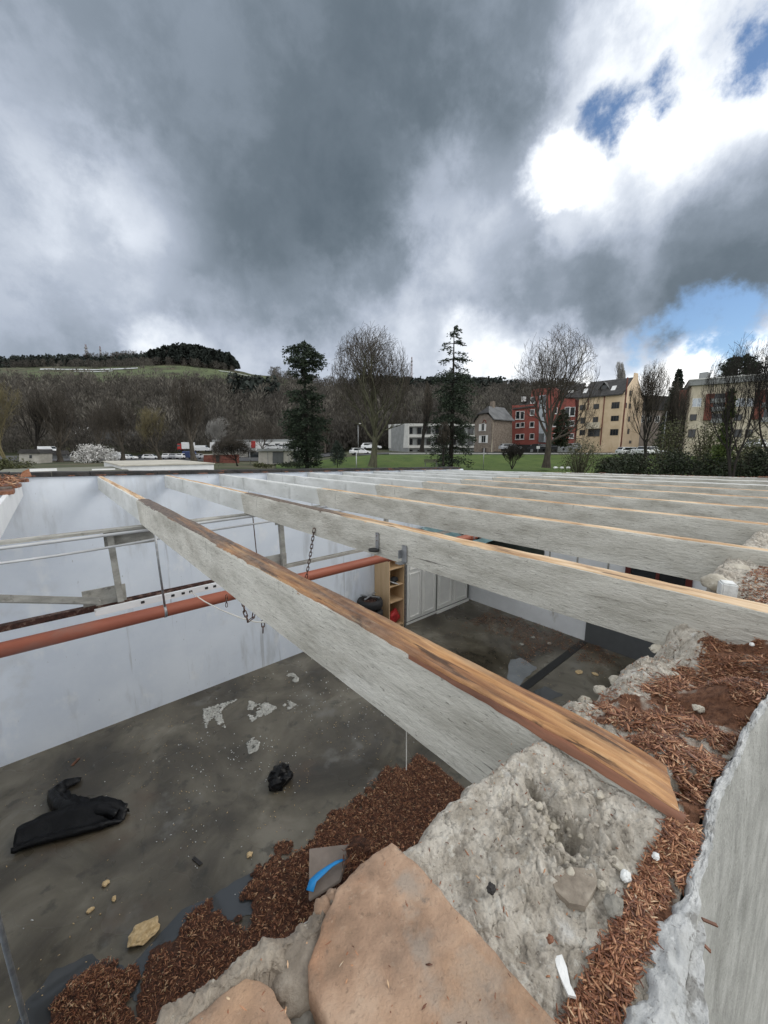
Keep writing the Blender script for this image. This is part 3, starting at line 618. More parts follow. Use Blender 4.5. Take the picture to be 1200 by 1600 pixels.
ctrlB += [(1.75, .29, 3.84), (1.75, .15, 3.85), (2.2, .27, 3.86), (2.2, .1, 3.86), (2.7, .27, 3.87), (3.5, .25, 3.87), (4.2, .25, 3.87), (1.9, .05, 3.86), (3., .0, 3.87)]
def hB(x, y):
    h = idw(x, y, ctrlB); yi = innerB(x); e = np.exp(-((y-(yi-.045))/.045)**2)
    f1, f2 = worley(x+fbm(x*20, y*20, 41)*.04, y+fbm(x*20, y*20, 42)*.04, 11, 7)
    h = h+e*(.012*(.62-f1)*2+.012)-.016*e*np.clip(1-(f2-f1)/.05, 0, 1)
    h = h+.02*np.clip(fbm(x*9, y*9, 46, 2)*3, -.4, 1)*(1-e)
    wx, wy = x+fbm(x*40, y*40, 84, 4)*.03, y+fbm(x*40, y*40, 85, 4)*.03; h = h+.020*e*plates(wx, wy, 26, 14)+.006*plates(wx, wy, 60, 16)
    return h+fbm(x*20, y*20, 43, 5)*.018+fbm(x*150, y*150, 44, 3)*.005
def innerB(x): return np.interp(x, [.60, .69, 1.03, 1.48, 1.6, 2.2, 4.4], [.385, .384, .36, .315, .305, .29, .26])
field('mortar_bed', .592, 3.9, hB, innerB, 1100, 150, m_mortar, wall, lambda x: YO(x)+.012, CHIP_POLY+[])
MB().bb(-.9, .095, -.3, 9.2, .2, 3.6).build('masonry_core', m_stone, wall)
# inner plaster face of the wall below
MB().bb(-.9, .203, -.02, 9.2, .222, 3.5).build('inner_plaster', m_wallw2, wall)
# clay slabs and rubble
def slab(name, px, ztop, thick, mat, seed, bulge=.004, n=70):
    """flat block with worn arrises: outline given in the photograph's pixels on its top plane"""
    C = [PZ(u, v, ztop) for u, v in px]; cx = sum((c.x for c in C))/len(C); cy = sum((c.y for c in C))/len(C)
    ring = []; k = len(C)
    for i in range(k):
        for j in range(14):
            q = C[i].lerp(C[(i+1) % k], j/14); w_ = .0035*2*nz(q.x*60+seed, q.y*60, seed, 4); d = Vector((q.x-cx, q.y-cy)).normalized(); ring.append((q.x+d.x*w_, q.y+d.y*w_))
    mb = MB(); N = len(ring); rings = []
    for f, dz in ((0, 0), (.15, 0), (.3, 0), (.45, 0), (.58, 0), (.7, 0), (.8, 0), (.88, 0), (.94, -.0003), (.975, -.0008), (.992, -.0022), (1, -.005), (1.002, -.02), (.995, -thick)):
        b = len(mb.v); rings.append(b)
        for (x, y) in ring:
            X_, Y_ = cx+(x-cx)*f, cy+(y-cy)*f; mb.v.append(Vector((X_, Y_, ztop+dz+bulge*(nz(X_*16+seed, Y_*16, seed+2, 3))+.0022*nz(X_*90, Y_*90, seed+3, 3))))
    for a in range(len(rings)-1):
        for i in range(N): j = (i+1) % N; mb.f.append([rings[a]+i, rings[a]+j, rings[a+1]+j, rings[a+1]+i])
    return mb.build(name, mat, wall, smooth=True)
slab('clay_block', [(612, 1312), (650, 1345), (700, 1402), (770, 1478), (835, 1555), (905, 1640), (960, 1720), (560, 1720), (530, 1640), (505, 1585), (482, 1540), (480, 1505), (505, 1440), (525, 1385), (565, 1345)], 3.915, .05, m_brick, 3)
slab('clay_block', [(385, 1525), (425, 1540), (455, 1590), (480, 1650), (500, 1720), (200, 1720), (235, 1655), (290, 1600), (335, 1560)], 3.912, .05, m_brick, 8)
def stone(u, v, z, r, mat, seed, name='rubble_stone', parent=wall, amp=.28, sub=4):
    p = PZ(u, v, z); return MB().blob((p.x, p.y, z-r[2]*(.6 if sub > 3 else .75)), r, seed, amp, sub, freq=2.2 if sub > 3 else 3.6).build(name, mat, parent, smooth=(sub > 3))
stone(472, 1572, 3.885, (.018, .018, .014), m_stone, 3)
stone(500, 1610, 3.875, (.02, .02, .014), m_stone, 4)
# old mortar roll along the inner arris, left of the big block
mb = MB(); pth = [(520, 1392, .020, 0), (505, 1412, .024, 0), (480, 1432, .026, 0), (440, 1462, .026, 0), (400, 1490, .026, 0), (360, 1518, .026, 0), (320, 1546, .027, 0), (280, 1575, .027, 0), (235, 1610, .027, 0), (180, 1660, .027, 0), (120, 1720, .027, 0)]
pp = []
for u, v, r_, _ in pth: q = PZ(u+18, v+14, 3.90); pp.append(q)
fine = []; rr = []
for i in range(len(pp)-1):
    for j in range(34):
        f = j/34; q = pp[i].lerp(pp[i+1], f); fine.append(q-Vector((0, 0, .012))); rr.append(pth[i][2]*(1-f)+pth[i+1][2]*f)
MBR = MB().tube(fine, [q*.74 for q in rr], 96)
_p = np.array([tuple(v) for v in MBR.v]); _a, _b = _p[:, 0], _p[:, 1]+_p[:, 2]*.7
for k_ in range(3): _p[:, k_] += fbm(_a*45+7*k_, _b*45+3*k_, 51+k_, 5)*.022+fbm(_a*190+5*k_, _b*190, 55+k_, 3)*.006
MBR.v = [Vector(q) for q in _p]
MBR.build('mortar_roll', m_cove, wall)
stone(470, 1500, 3.9, (.035, .03, .02), m_cove, 6, 'mortar_roll', amp=.2)
stone(505, 1415, 3.905, (.010, .012, .012), m_brick, 7)
stone(520, 1398, 3.905, (.008, .010, .010), m_brick, 9)
# lumps of mortar along the inner edge right of the nearest joist, white crumbs in the chips
for i, (u, v, z, r, mt) in enumerate([(1092, 968, 3.77, .035, m_lump), (1060, 985, 3.75, .04, m_lump), (1080, 1000, 3.75, .035, m_lump), (1030, 1010, 3.73, .035, m_lump), (1075, 1030, 3.76, .03, m_lump), (1005, 1035, 3.715, .032, m_lump),
        (965, 1060, 3.705, .03, m_lump), (940, 1075, 3.70, .026, m_lump), (915, 1092, 3.69, .024, m_lump), (975, 1098, 3.76, .018, m_lump), (1092, 1104, 3.82, .016, m_lump),
        (935, 1128, 3.79, .02, m_lump), (1055, 1052, 3.77, .015, m_lump), (1035, 1063, 3.765, .016, m_lump), (1050, 1160, 3.85, .014, m_white_lump), 
        (1175, 1005, 3.85, .012, m_white_lump), ]):
    stone(u, v, z-.006*(r > .02), (r*.85, r*.75, r*.42) if mt is m_lump else (r*.7, r*.5, r*.4), mt, 20+i, 'mortar_lump' if mt is m_lump else 'plaster_crumb', amp=.35, sub=3)
for i, (u, v, r, mt) in enumerate([(1120, 905, .045, m_lump), (1150, 890, .06, m_lump), (1185, 875, .06, m_lump), (1170, 900, .035, m_stone), (1005, 0, 0, None), (1195, 905, .04, m_lump)]):
    if mt: q = PZ(u, v, 3.86); MB().blob((q.x, q.y, 3.86-r*.3), (r, r, r*.7), 60+i, .4, 3, freq=2).build('mortar_lump', mt, wall, smooth=True)
q = PZ(1137, 917, 3.86); MB().box((q.x, q.y, 3.85), (.06, .05, .06), .4).build('white_block', m_white_lump, wall, bevel=.006)
for i, (u, v, z, r, mt) in enumerate([(960, 1408, 3.9, .012, m_stone), (978, 1365, 3.9, .007, m_white_lump), (940, 1380, 3.9, .006, m_lump), (1025, 1335, 3.9, .005, m_white_lump), (860, 1465, 3.895, .004, m_darkwood), (768, 1385, 3.905, .006, m_felt)]):
    stone(u, v, z, (r, r*.8, r*.7), mt, 40+i, 'plaster_crumb' if mt is m_white_lump else 'mortar_crumb', amp=.4, sub=3)
pc = PZ(880, 1318, 3.89); pd = PZ(835, 1252, 3.9); cr = random.Random(12)
for i in range(70):
    b_ = pc if i < 48 else pd; x = b_.x+cr.gauss(0, .026); y = b_.y+cr.gauss(0, .024); 
    if x > .575: continue
    z = float(hA(np.array([x]), np.array([y]))[0]); r = cr.choice((.002, .003, .003, .004, .006)); MB().blob((x, y, z+r*.15), (r, r*cr.uniform(.7, 1.1), r*.75), 300+i, .38, 2, freq=2.6).build('mortar_crumb', m_lump if i % 3 else m_mortar, wall)
# flake of white paint lying on the mortar, thin mortar flakes
for i, (pl, mt) in enumerate([([(868, 1473), (880, 1470), (888, 1490), (893, 1515), (903, 1535), (890, 1532), (880, 1510), (872, 1490)], m_white_lump), ([(948, 1333), (962, 1330), (975, 1345), (982, 1355), (970, 1352), (957, 1343)], m_lump), ([(870, 1355), (900, 1350), (930, 1352), (935, 1375), (915, 1410), (890, 1405), (868, 1385), (862, 1368)], m_cove)]):
    P = [PZ(u, v, 3.903) for u, v in pl]; zz = [float(hA(np.array([p.x]), np.array([p.y]))[0]) for p in P]; zt = max(min(zz)+.004, sum(zz)/len(zz)+.003) if i < 2 else sum(zz)/len(zz)-.004
    MB().prism([(p.x, p.y, zt) for p in P], (0, 0, .003 if i < 2 else .008)).build('mortar_flake', mt, wall)
# outer render face, leaning a little, with a ragged white top and a split-off flake
xs = np.concatenate([np.linspace(.1, 1.6, 260), np.linspace(1.62, 4.4, 60)]); zs = np.concatenate([np.linspace(0, 1, 60)**1.25*1.3, np.linspace(1.4, 4.2, 12)])
X_, Zd = np.meshgrid(xs, zs, indexing='ij'); lip = 3.885-.02*np.clip((X_-.6)/.6, 0, 1)+fbm(X_*30, X_*0, 61, 5)*.012
Yf = YO(X_)-.055*Zd-.012*(1-np.exp(-Zd/.05))+fbm(X_*5, Zd*3, 62, 3)*.008+fbm(X_*60, Zd*60, 63, 4)*.0022+fbm(X_*26, X_*0, 64, 5)*.012*np.exp(-Zd/.02)
o = rawmesh('outer_render', np.stack([X_, Yf, lip-Zd], -1).reshape(-1, 3), gridfaces(*X_.shape), m_render, wall, smooth=True)
xs = np.linspace(.05, 4.4, 900); tt = np.linspace(0, 1, 26); X_, T_ = np.meshgrid(xs, tt, indexing='ij')
wd = np.interp(X_, [.1, .30, .40, .50, .6, .8, 1.2, 4.4], [.050, .044, .034, .018, .014, .012, .011, .012])*(1+.9*fbm(X_*40, X_*0, 65, 5))
Yl = YO(X_)-.004+wd*T_+fbm(X_*26, X_*0, 64, 5)*.012
Zl = 3.885-.02*np.clip((X_-.6)/.6, 0, 1)+fbm(X_*30, X_*0, 61, 5)*.012+np.sin(np.pi*np.clip(T_, 0, 1))**.6*.010+fbm(X_*60, T_*3, 66, 4)*.014+fbm(X_*200, T_*9, 67, 3)*.006-.03*np.clip(T_-.8, 0, 1)*5*.3
rawmesh('broken_render_edge', np.stack([X_, Yl, Zl], -1).reshape(-1, 3), gridfaces(*X_.shape), m_foam, wall, smooth=True)
# split flake standing off the face
slab('render_flake', [(1090, 1436), (1100, 1440), (1104, 1462), (1098, 1490), (1103, 1520), (1098, 1550), (1108, 1580), (1110, 1620), (1112, 1660), (1050, 1660), (1056, 1600), (1066, 1555), (1075, 1505), (1083, 1465)], 3.868, .16, m_foam, 17, .010)
for i, (u0, v0, u1, v1) in enumerate([(1094, 1456, 1116, 1470), (1090, 1490, 1106, 1512)]):
    a = PZ(u0, v0, 3.85); b_ = PZ(u1, v1, 3.84); a.z = 3.868; b_.z = 3.862
    a = PY(u0, v0, a.y) if False else a; MB().bar(a, b_, .0035, .0015).build('wood_splinter', m_darkwood, wall)
# chips lying on the wall, in the trough behind the outer edge
def scatter(n, xr, yr, hfun, poly, seed, thr=-.25):
    r = np.random.default_rng(seed); x = r.uniform(*xr, n); y = r.uniform(*yr, n); y = y+YO(x)-.068
    h = hfun(x, y); u, v = proj(x, y, h); k = inpoly(u+r.normal(0, 7, n), v+r.normal(0, 7, n), poly) & (fbm(x*18, y*18, 37, 3) > thr)
    return np.stack([x, y, h+r.uniform(-.001, .006, n)], 1)[k]
p = scatter(20000, (.27, .60), (.075, .16), hA, CHIP_POLY, 1, -.2)
chipmesh('bark_chips', p, m_chips, .004, .019, .0007, .0020, seed=11, tilt=.16, flat=.2)
p = scatter(44000, (.592, 1.58), (.075, .40), hB, CHIP_POLY, 2, -.10)
p = p[(p[:, 0] > .680) | (p[:, 1] < .20)]
chipmesh('bark_chips', p, m_chips, .005, .024, .0008, .0024, seed=12, tilt=.14, flat=.18); q_ = p[::45]; chipmesh('bark_chips', q_+np.array([0, 0, .004]), m_chips, .02, .05, .002, .005, seed=16, flat=.2)
r_ = np.random.default_rng(5); x = r_.uniform(1.66, 4.3, 9000); y = r_.uniform(.03, .25, 9000)+YO(x)-.03; h = hB(x, y); k = y < innerB(x)-.07
chipmesh('bark_chips', np.stack([x, y, h+.002], 1)[k], m_chips, .01, .035, .0012, .004, seed=13)
x = r_.uniform(-.1, .58, 260); y = r_.uniform(.09, .3, 260); h = hA(x, y); h = np.where(x < .3, 3.917, h+.001)
chipmesh('bark_crumbs', np.stack([x, y, h], 1), m_chips, .002, .009, .0005, .0014, seed=14)
x = r_.uniform(.70, 1.5, 500); y = r_.uniform(.25, .37, 500); h = hB(x, y)
chipmesh('bark_crumbs', np.stack([x, y, h+.002], 1)[y < innerB(x)-.01], m_chips, .006, .02, .0008, .002, seed=15)

# ------------------------------------------------------------------ inside the room: hanging frame, pipe, chains
YF = 3.86
t = thing('hanging_frame', 'light timber frame hanging under the joists across the middle of the room', 'frame', (4, YF, 3.4))
for x0, x1 in ((XL, 8.85),): MB().bb(x0, YF-.05, 3.715, x1, YF+.05, 3.735).build('top_rail', m_plywood, t)
for i, x in enumerate((.31, 1.83, 3.35, 4.87, 6.39, 7.9)):
    MB().bar((x-.01, YF, 3.70), (x+.012, YF, 3.10), .045, .05, up=(0, 1, 0)).build('post', m_plywood, t)
    MB().bb(x-.05, YF+.03, 3.57, x+.32, YF+.045, 3.712).build('top_plate', m_plywood, t)
    MB().bb(x-.24, YF+.028, 3.075, x+.06, YF+.044, 3.235).build('bottom_plate', m_plywood, t)
mb = MB().bar((XL, YF-.09, 3.53), (.18, YF-.04, 3.14), .05, .03); mb.bar((XL, YF-.12, 3.555), (.17, YF-.07, 3.165), .012, .05); mb.build('diagonal_brace', m_plywood, t)
MB().bb(XL, YF+.0, 3.055, .15, YF+.06, 3.10).build('bottom_rail', m_rust, t)
for x0, x1 in ((.152, 1.86), (1.862, 4.9), (4.91, 8.85)):
    mb = MB(); mb.bb(x0, YF+.025, 3.06, x1, YF+.055, 3.09); mb.bb(x0, YF+.056, 3.06, x1, YF+.062, 3.10); mb.build('bottom_rail', m_plywood if x0 > 1 else m_rust, t)
a, b_ = PY(148, 958, YF-.02), PY(352, 907, YF-.02)
t = thing('slotted_strip', 'white plastic strip with dark slots lying along the orange pipe', 'strip', ((a.x+b_.x)/2, YF-.02, 3.05))
MB().bar((a.x, YF-.03, 3.055), (1.22, YF-.03, 3.063), .03, .055).build('strip', m_whitep, t)
for f in (.3, .52, .6, .66, .79, .86, .94):
    x = a.x+(1.22-a.x)*f; MB().bb(x, YF-.048, 3.05, x+.028, YF-.0455, 3.072).build('slot', m_black, t)
m_conduit = plain('dull grey conduit', (.44, .45, .46), .55, .15, 3)
for nm, z0, z1, y, lab in (('conduit', 3.70, 3.69, YF-.10, 'upper white conduit tube under the joists at left'), ('conduit', 3.63, 3.60, YF-.14, 'lower white conduit tube sagging under the joists at left')):
    a = Vector((XL+.02, y, z0)); P = []
    for i in range(24):
        f = i/23; P.append((XL+.02+f*3.9, y+.03*math.sin(f*5), z0-(.035*math.sin(math.pi*min(1, f*2.2)) if z0 < 3.65 else .004*math.sin(f*9))+(f > .45)*(f-.45)*.1))
    o = MB().tube(P, .013 if z0 > 3.65 else .010, 8).build(nm, m_conduit, smooth=True); tag(o, lab, 'tube')
t = thing('drain_pipe', 'orange brown plastic pipe hanging across the whole room', 'pipe', (4, YF-.09, 2.95))
MB().tube([(XL, YF-.09, 2.955), (2, YF-.09, 2.95), (6.1, YF-.09, 2.95), (8.85, YF-.09, 2.94)], .056, 24).build('tube', m_pipe, t, smooth=True)
q = PY(735, 836, YF-.09)
for x, w_ in ((q.x-.05, .12), (q.x+.22, .05), (3.3, .1)): MB().tube([(x, YF-.09, 2.95), (x+w_, YF-.09, 2.95)], .066, 24).build('collar', m_pipe, t, smooth=True)
for x in (q.x, q.x+.15): MB().tube([(x, YF-.09, 2.95), (x+.025, YF-.09, 2.95)], .070, 20).build('clamp', m_galv if x == q.x else m_black, t, smooth=True)
MB().tube([(.618, YF-.09, 2.95), (.64, YF-.09, 2.95)], .059, 24).build('clamp', m_galv, t, smooth=True)
o = MB().tube([(.60, YF-.16, 3.74), (.612, YF-.13, 3.4), (.628, YF-.12, 3.005)], .009, 8).build('hanger_rod', m_galv, smooth=True); tag(o, 'thin steel rod holding the orange pipe below the nearest joist', 'rod')
o = MB().tube([(1.50, YF-.05, 3.72), (1.54, YF-.02, 3.05)], .005, 6).build('hanger_rod', m_rust, smooth=True); tag(o, 'thin dark rod hanging under the second joist near the frame post', 'rod')
a = PX(0, 1447, -.36); b_ = PX(42, 1606, -.36); d = b_-a
o = MB().tube([a-d*2.2, a, b_, b_+d*.8], .010, 8).build('hanger_rod', m_galv, smooth=True); tag(o, 'grey rod hanging at the lower left over the concrete floor', 'rod')
def link_mesh():
    mb = MB(); P = []; N = 14
    for i in range(N+1):
        a = 2*math.pi*i/N; P.append((.009*math.cos(a), 0, (.0145 if math.sin(a) > 0 else -.0145)*1+.009*math.sin(a)))
    return mb.tube(P, .0032, 6, False)
LINK = link_mesh().build('link', m_rust, smooth=True).data; bpy.data.objects.remove(bpy.data.objects['link'])
def chain(pts, label):
    t = thing('chain', label, 'chain', tuple(pts[0]), 'chains hanging from the joists'); P = [Vector(p) for p in pts]; seg = []; step = .036
    fl = [P[0]]
    for a, b in zip(P, P[1:]):
        for i in range(1, 21): fl.append(a.lerp(b, i/20))
    acc = 0; last = fl[0]; marks = [fl[0]]
    for p_ in fl[1:]:
        if (p_-marks[-1]).length >= step: marks.append(p_)
    for i, (a, b) in enumerate(zip(marks, marks[1:])):
        o = bpy.data.objects.new('link', LINK); col.objects.link(o); o.parent = t; d = (b-a).normalized()
        o.location = (a+b)/2-P[0]; o.rotation_mode = 'QUATERNION'; o.rotation_quaternion = Vector((0, 0, 1)).rotation_difference(d) @ Matrix.Rotation(R(90)*(i % 2)+.5, 3, 'Z').to_quaternion()
    return t
a = PX(491, 826, 1.53); b_ = Vector((1.93, YF-.15, 2.96)); q = PY(478, 905, 3.1); 
a = PX(491, 826, NEARX[1]+(FARX[1]-NEARX[1])*.37-JW/2-.012); f_ = PX(478, 905, a.x+.01)
chain([a, (a+f_)/2+Vector((.004, 0, .0)), f_], 'rusty chain hanging from the second joist down to the orange pipe')
a = PY(377, 935, 2.2); chain([PY(377, 920, 2.2), PY(382, 955, 2.2), PY(388, 973, 2.2), PY(392, 974, 2.2), PY(397, 962, 2.2), PY(398, 940, 2.2)], 'short chain hanging in a loop below the nearest joist')
chain([PY(411, 970, 2.2), PY(411, 990, 2.2)], 'chain end of two links dangling from the white cable')
chain([PY(354, 930, YF-.2), PY(354, 950, YF-.2)], 'chain end of two links dangling behind the orange pipe')
a = PY(298, 925, YF-.17); P = [a, PY(320, 940, 3.5), PY(345, 953, 3.0), PY(375, 965, 2.5), PY(400, 972, 2.2), PY(425, 972, 1.95), PY(450, 960, 1.7)]
o = MB().tube(P, .005, 6).build('cable', m_cable, smooth=True); tag(o, 'thin white cable sagging from the pipe under the nearest joist', 'cable')
a = PX(635, 1146, .61); b_ = PX(635, 1203, .61); o = MB().tube([a+Vector((0, 0, .03)), b_], .0012, 5).build('string', m_twine); tag(o, 'pale string hanging from the underside of the nearest joist', 'string')
x = NEARX[1]-JW/2-.004
t = thing('metal_strap', 'narrow steel strap with a hook foot on the second joist', 'bracket', (x, 1.87, 3.8))
face = lambda y: NEARX[1]+(FARX[1]-NEARX[1])*y/YB-JW/2-.003
xx = face(1.8); a = PX(590, 832, xx); b_ = PX(590, 858, xx)
MB().bb(xx-.006, a.y-.014, b_.z, xx+.0, a.y+.014, a.z).build('plate', m_galv, t); MB().lathe((xx-.03, b_.y, b_.z-.006), [(.0, 0), (.034, 0), (.036, .006), (.034, .012), (0, .012)], 16).build('foot', m_black, t)
for z in (a.z-.02, a.z-.05): MB().lathe((xx-.007, a.y, z), [(.005, 0), (0, .003)], 8, (-1, 0, 0)).build('screw', m_rust, t)
t = thing('pipe_bracket', 'wider galvanised bracket with a clip on the second joist above the cupboard', 'bracket', (x, 1.62, 3.78))
xx = face(1.58); a = PX(632, 852, xx); b_ = PX(632, 878, xx)
MB().bb(xx-.006, a.y-.022, b_.z, xx, a.y+.016, a.z).build('plate', m_galv, t); MB().bb(xx-.03, a.y+.016, b_.z+.02, xx-.0005, a.y+.022, a.z-.03).build('flange', m_galv, t); MB().bb(xx-.045, a.y-.015, b_.z-.008, xx-.001, a.y+.03, b_.z-.002).build('clip', m_galv, t)

# ------------------------------------------------------------------ cupboards, shelf, tyres
YC = 6.5
m_gapshade = plain('cupboard carcass with door gap shade', (.16, .16, .15), .7)  # carcass coloured dark to paint the shade in the gaps between doors
t = thing('cupboard', 'off white four door cupboard against the rear wall', 'cupboard', (7.5, 6.75, 0))
MB().bb(6.30, YC+.022, .06, 8.86, YB-.005, 2.15).build('carcass', m_gapshade, t)
for i, (x0, x1, up) in enumerate(((6.33, 6.86, 1), (6.865, 7.42, 1), (7.47, 8.1, 0), (8.105, 8.78, 0))):
    z1 = 2.1; mb = MB().bb(x0, YC, .09, x1-.012, YC+.02, z1)
    d = mb.build('door', m_cab, t, bevel=.003)
    for (z0, z2) in (((.17, 1.33), (1.42, z1-.07)) if up else ((.17, z1-.07),)):
        m2 = MB()
        for (a0, c0, a1, c1) in ((x0+.07, z0, x1-.082, z0+.03), (x0+.07, z2-.03, x1-.082, z2), (x0+.07, z0+.031, x0+.10, z2-.031), (x1-.112, z0+.031, x1-.082, z2-.031)): m2.bb(a0, YC-.022, c0, a1, YC-.0005, c1)
        m2.build('moulding', m_cab, d)
    if i < 2: q = x1-.045 if i == 0 else x0+.04; MB().blob((q, YC-.018, 1.62), .017, 1, .02, 2).build('knob', m_black, d)
MB().bb(6.30, YC+.005, 0, 8.86, YC+.02, .055).build('plinth', m_cab, t)
o = MB().bar((7.40, YC-.05, .035), (8.80, YC-.03, .035), .03, .06).build('skirting_strip', m_cab); tag(o, 'loose white strip on the floor along the cupboard', 'strip')
o = MB(); o.bb(6.235, YC-.05, 0, 6.262, YC+.02, 2.5).bb(6.263, YC-.03, 0, 6.292, YC+.02, 2.5); o = o.build('metal_post', m_galv); tag(o, 'grey metal channel standing between shelf and cupboard', 'post')
t = thing('shelf_unit', 'open beech shelf unit beside the white cupboard', 'shelf', (6, 6.75, 0))
MB().bb(5.74, YC, 0, 5.765, YB-.01, 2.05).build('side_panel', m_beech, t); MB().bb(6.205, YC, 0, 6.23, YB-.01, 2.05).build('side_panel', m_beech, t)
MB().bb(5.766, YB-.02, 0, 6.204, YB-.012, 2.05).build('back_panel', m_beech, t)
for z in (.08, .72, 1.12, 1.55, 2.0): MB().bb(5.767, YC+.005, z, 6.203, YB-.022, z+.022).build('shelf_board', m_beech, t)
o = MB().blob((5.99, 6.62, .30), (.19, .1, .19), 3, .35, 3).build('red_bag', m_redcloth, smooth=True); tag(o, 'crumpled red bag on the lowest shelf', 'bag')
t = thing('black_helmet', 'dark rounded bundle tilted on the middle shelf', 'bundle', (6, 6.62, 1.2)); MB().blob((6.0, 6.64, 1.24), (.13, .1, .08), 5, .15, 3).build('bundle', m_rubber, t, smooth=True); MB().box((5.96, 6.60, 1.19), (.26, .18, .02), M3=Matrix.Rotation(.45, 3, 'Y')).build('tray', m_whitep, t)
pc = PY(578, 932, 6.66)
NT_ = 4; HT = (pc.z-.02)/NT_
for i in range(NT_):
    z = i*HT; t = thing('tyre', ['black tyre at the bottom of the stack', 'second black tyre from the bottom of the stack', 'third black tyre from the bottom of the stack', 'black tyre on top of the stack under a wheel cross'][i]+' beside the shelf', 'tyre', (pc.x, 6.66, z), 'stacked tyres')
    MB().lathe((pc.x, 6.66, z), [(.18, .02), (.24, .003), (.285, .02), (.305, .055), (.305, .15), (.285, .19), (.24, .205), (.18, .19), (.175, .1), (.18, .02)], 32).build('tread', m_rubber, t, smooth=True)
    MB().lathe((pc.x, 6.66, z+.08), [(.0, .03), (.1, .03), (.15, 0), (.178, .05), (.178, .09)], 24).build('rim', m_rust, t, smooth=True)
o = MB(); o.bar((pc.x-.23, 6.66-.1, pc.z+.012), (pc.x+.23, 6.66+.1, pc.z+.012), .04, .02); o.bar((pc.x-.12, 6.66+.2, pc.z+.008), (pc.x+.12, 6.66-.2, pc.z+.008), .04, .02); o = o.build('wheel_brace', m_galv); tag(o, 'grey cross shaped wheel brace on top of the tyre stack', 'wheel brace')
o = MB().box((5.62, 6.95, .28), (.14, .12, .56)).build('offcut', m_beech); tag(o, 'short beech offcut standing between tyres and shelf', 'board')
# teal sheet on top of the cupboard
xs = np.linspace(7.2, 8.9, 40); ys_ = np.linspace(5.2, 7.03, 40); X_, Y_ = np.meshgrid(xs, ys_, indexing='ij'); Z_ = 2.18+.12*fbm(X_*2, Y_*2, 81, 3)+.02*np.sin(Y_*14)+.12*(Y_-5.9).clip(0)
o = rawmesh('plastic_sheet', np.stack([X_, Y_, Z_], -1).reshape(-1, 3), gridfaces(40, 40), m_teal, smooth=True); tag(o, 'teal plastic sheet spread on top of the cupboard', 'sheet')
for i in range(3):
    o = MB().bar((7.3+.4*i, 5.6, 2.36), (7.6+.4*i, 6.9, 2.5), .05, .04).build('lath', m_plywood if i else m_rust); tag(o, ['dark lath', 'grey lath nearest the middle', 'grey lath nearest the right wall'][i]+' lying on the teal sheet', 'lath')

# ------------------------------------------------------------------ things on the floor
def sheetmesh(name, path, prof, mat, label, cat, seed):
    """folded strip: a profile across carried along a path"""
    k = len(path); m = len(prof); V = []
    for i, (x, y, rz, sc) in enumerate(path):
        for j, (a, z) in enumerate(prof):
            V.append((x+math.cos(rz)*a*sc+.05*nz(i*.9, j*.8, seed), y+math.sin(rz)*a*sc+.05*nz(i*.9, j*.8, seed+1), .012+z*sc+.05*abs(nz(i*1.3, j, seed+2))))
    o = rawmesh(name, np.array(V), gridfaces(k, m), mat, smooth=False); md = o.modifiers.new('t', 'SOLIDIFY'); md.thickness = .006; return tag(o, label, cat)
def lerp_path(px, ws, n, prof, name, label, seed):
    P = [PZ(u, v, .05) for u, v in px]; Q = []
    for i in range(len(P)-1):
        for j in range(n):
            f = j/n; q = P[i].lerp(P[i+1], f); d = P[i+1]-P[i]; Q.append((q.x, q.y, math.atan2(d.y, d.x)-math.pi/2, ws[i]*(1-f)+ws[i+1]*f))
    sm = list(Q)
    for i in range(2, len(Q)-2): sm[i] = (Q[i][0], Q[i][1], sum(Q[i+k][2] for k in (-2, -1, 0, 1, 2))/5, Q[i][3])
    return sheetmesh(name, sm, prof, m_blackplastic, label, 'plastic', seed)
lerp_path([(22, 1318), (70, 1300), (120, 1288), (170, 1276), (200, 1274)], [.9, 1.1, 1.2, 1.1, .35], 7, [(-.16, 0), (-.14, .09), (-.12, .14), (-.06, .10), (.0, .03), (.06, .02), (.10, .07), (.13, .02)], 'black_plastic_strip', 'long folded black plastic strip on the floor at left', 3)
lerp_path([(190, 1270), (160, 1262), (128, 1266), (100, 1256), (90, 1240), (104, 1226), (130, 1215)], [.7, 1.0, 1.0, .9, .8, .6, .2], 7, [(-.13, .02), (-.10, .12), (-.04, .15), (.02, .05), (.08, .03), (.12, .08)], 'black_plastic_strip', 'shorter black plastic piece curling up behind the folded strip', 5)
t = thing('black_tub', 'crumpled black plastic tub on the middle of the floor', 'tub', tuple(PZ(436, 1218, 0)))
c = PZ(436, 1214, .10); mb = MB().blob(c, (.17, .13, .12), 77, .42, 3, freq=1.7)
for i, v in enumerate(mb.v): mb.v[i] = Vector((v.x, v.y, max(.005, v.z)))
mb.build('shell', m_blackplastic, t); e0, e1 = c+Vector((-.02, .12, .07)), c+Vector((.16, .02, .06)); MB().bar(e0, e1, .035, .02).build('rim', m_blackplastic, t); MB().prism([c+Vector((-.16, -.03, -.09)), c+Vector((-.02, -.14, -.09)), c+Vector((.03, -.07, .1)), c+Vector((-.10, .03, .12))], (.01, .012, .004)).build('flap', m_blackplastic, t)
def chunk(u, v, z, r, mat, name, label, cat, seed, amp=.25):
    p = PZ(u, v, z); o = MB().blob((p.x, p.y, z), r, seed, amp+.12, 3, freq=3.2).build(name, mat, smooth=False); return tag(o, label, cat)
chunk(224, 1457, .035, (.125, .10, .035), m_tan, 'insulation_chunk', 'large tan insulation chunk on the wet floor', 'chunk', 2)
chunk(165, 1380, .015, (.035, .03, .015), m_tan, 'insulation_crumb', 'small orange tan crumb above the large tan chunk, left one', 'crumb', 3)
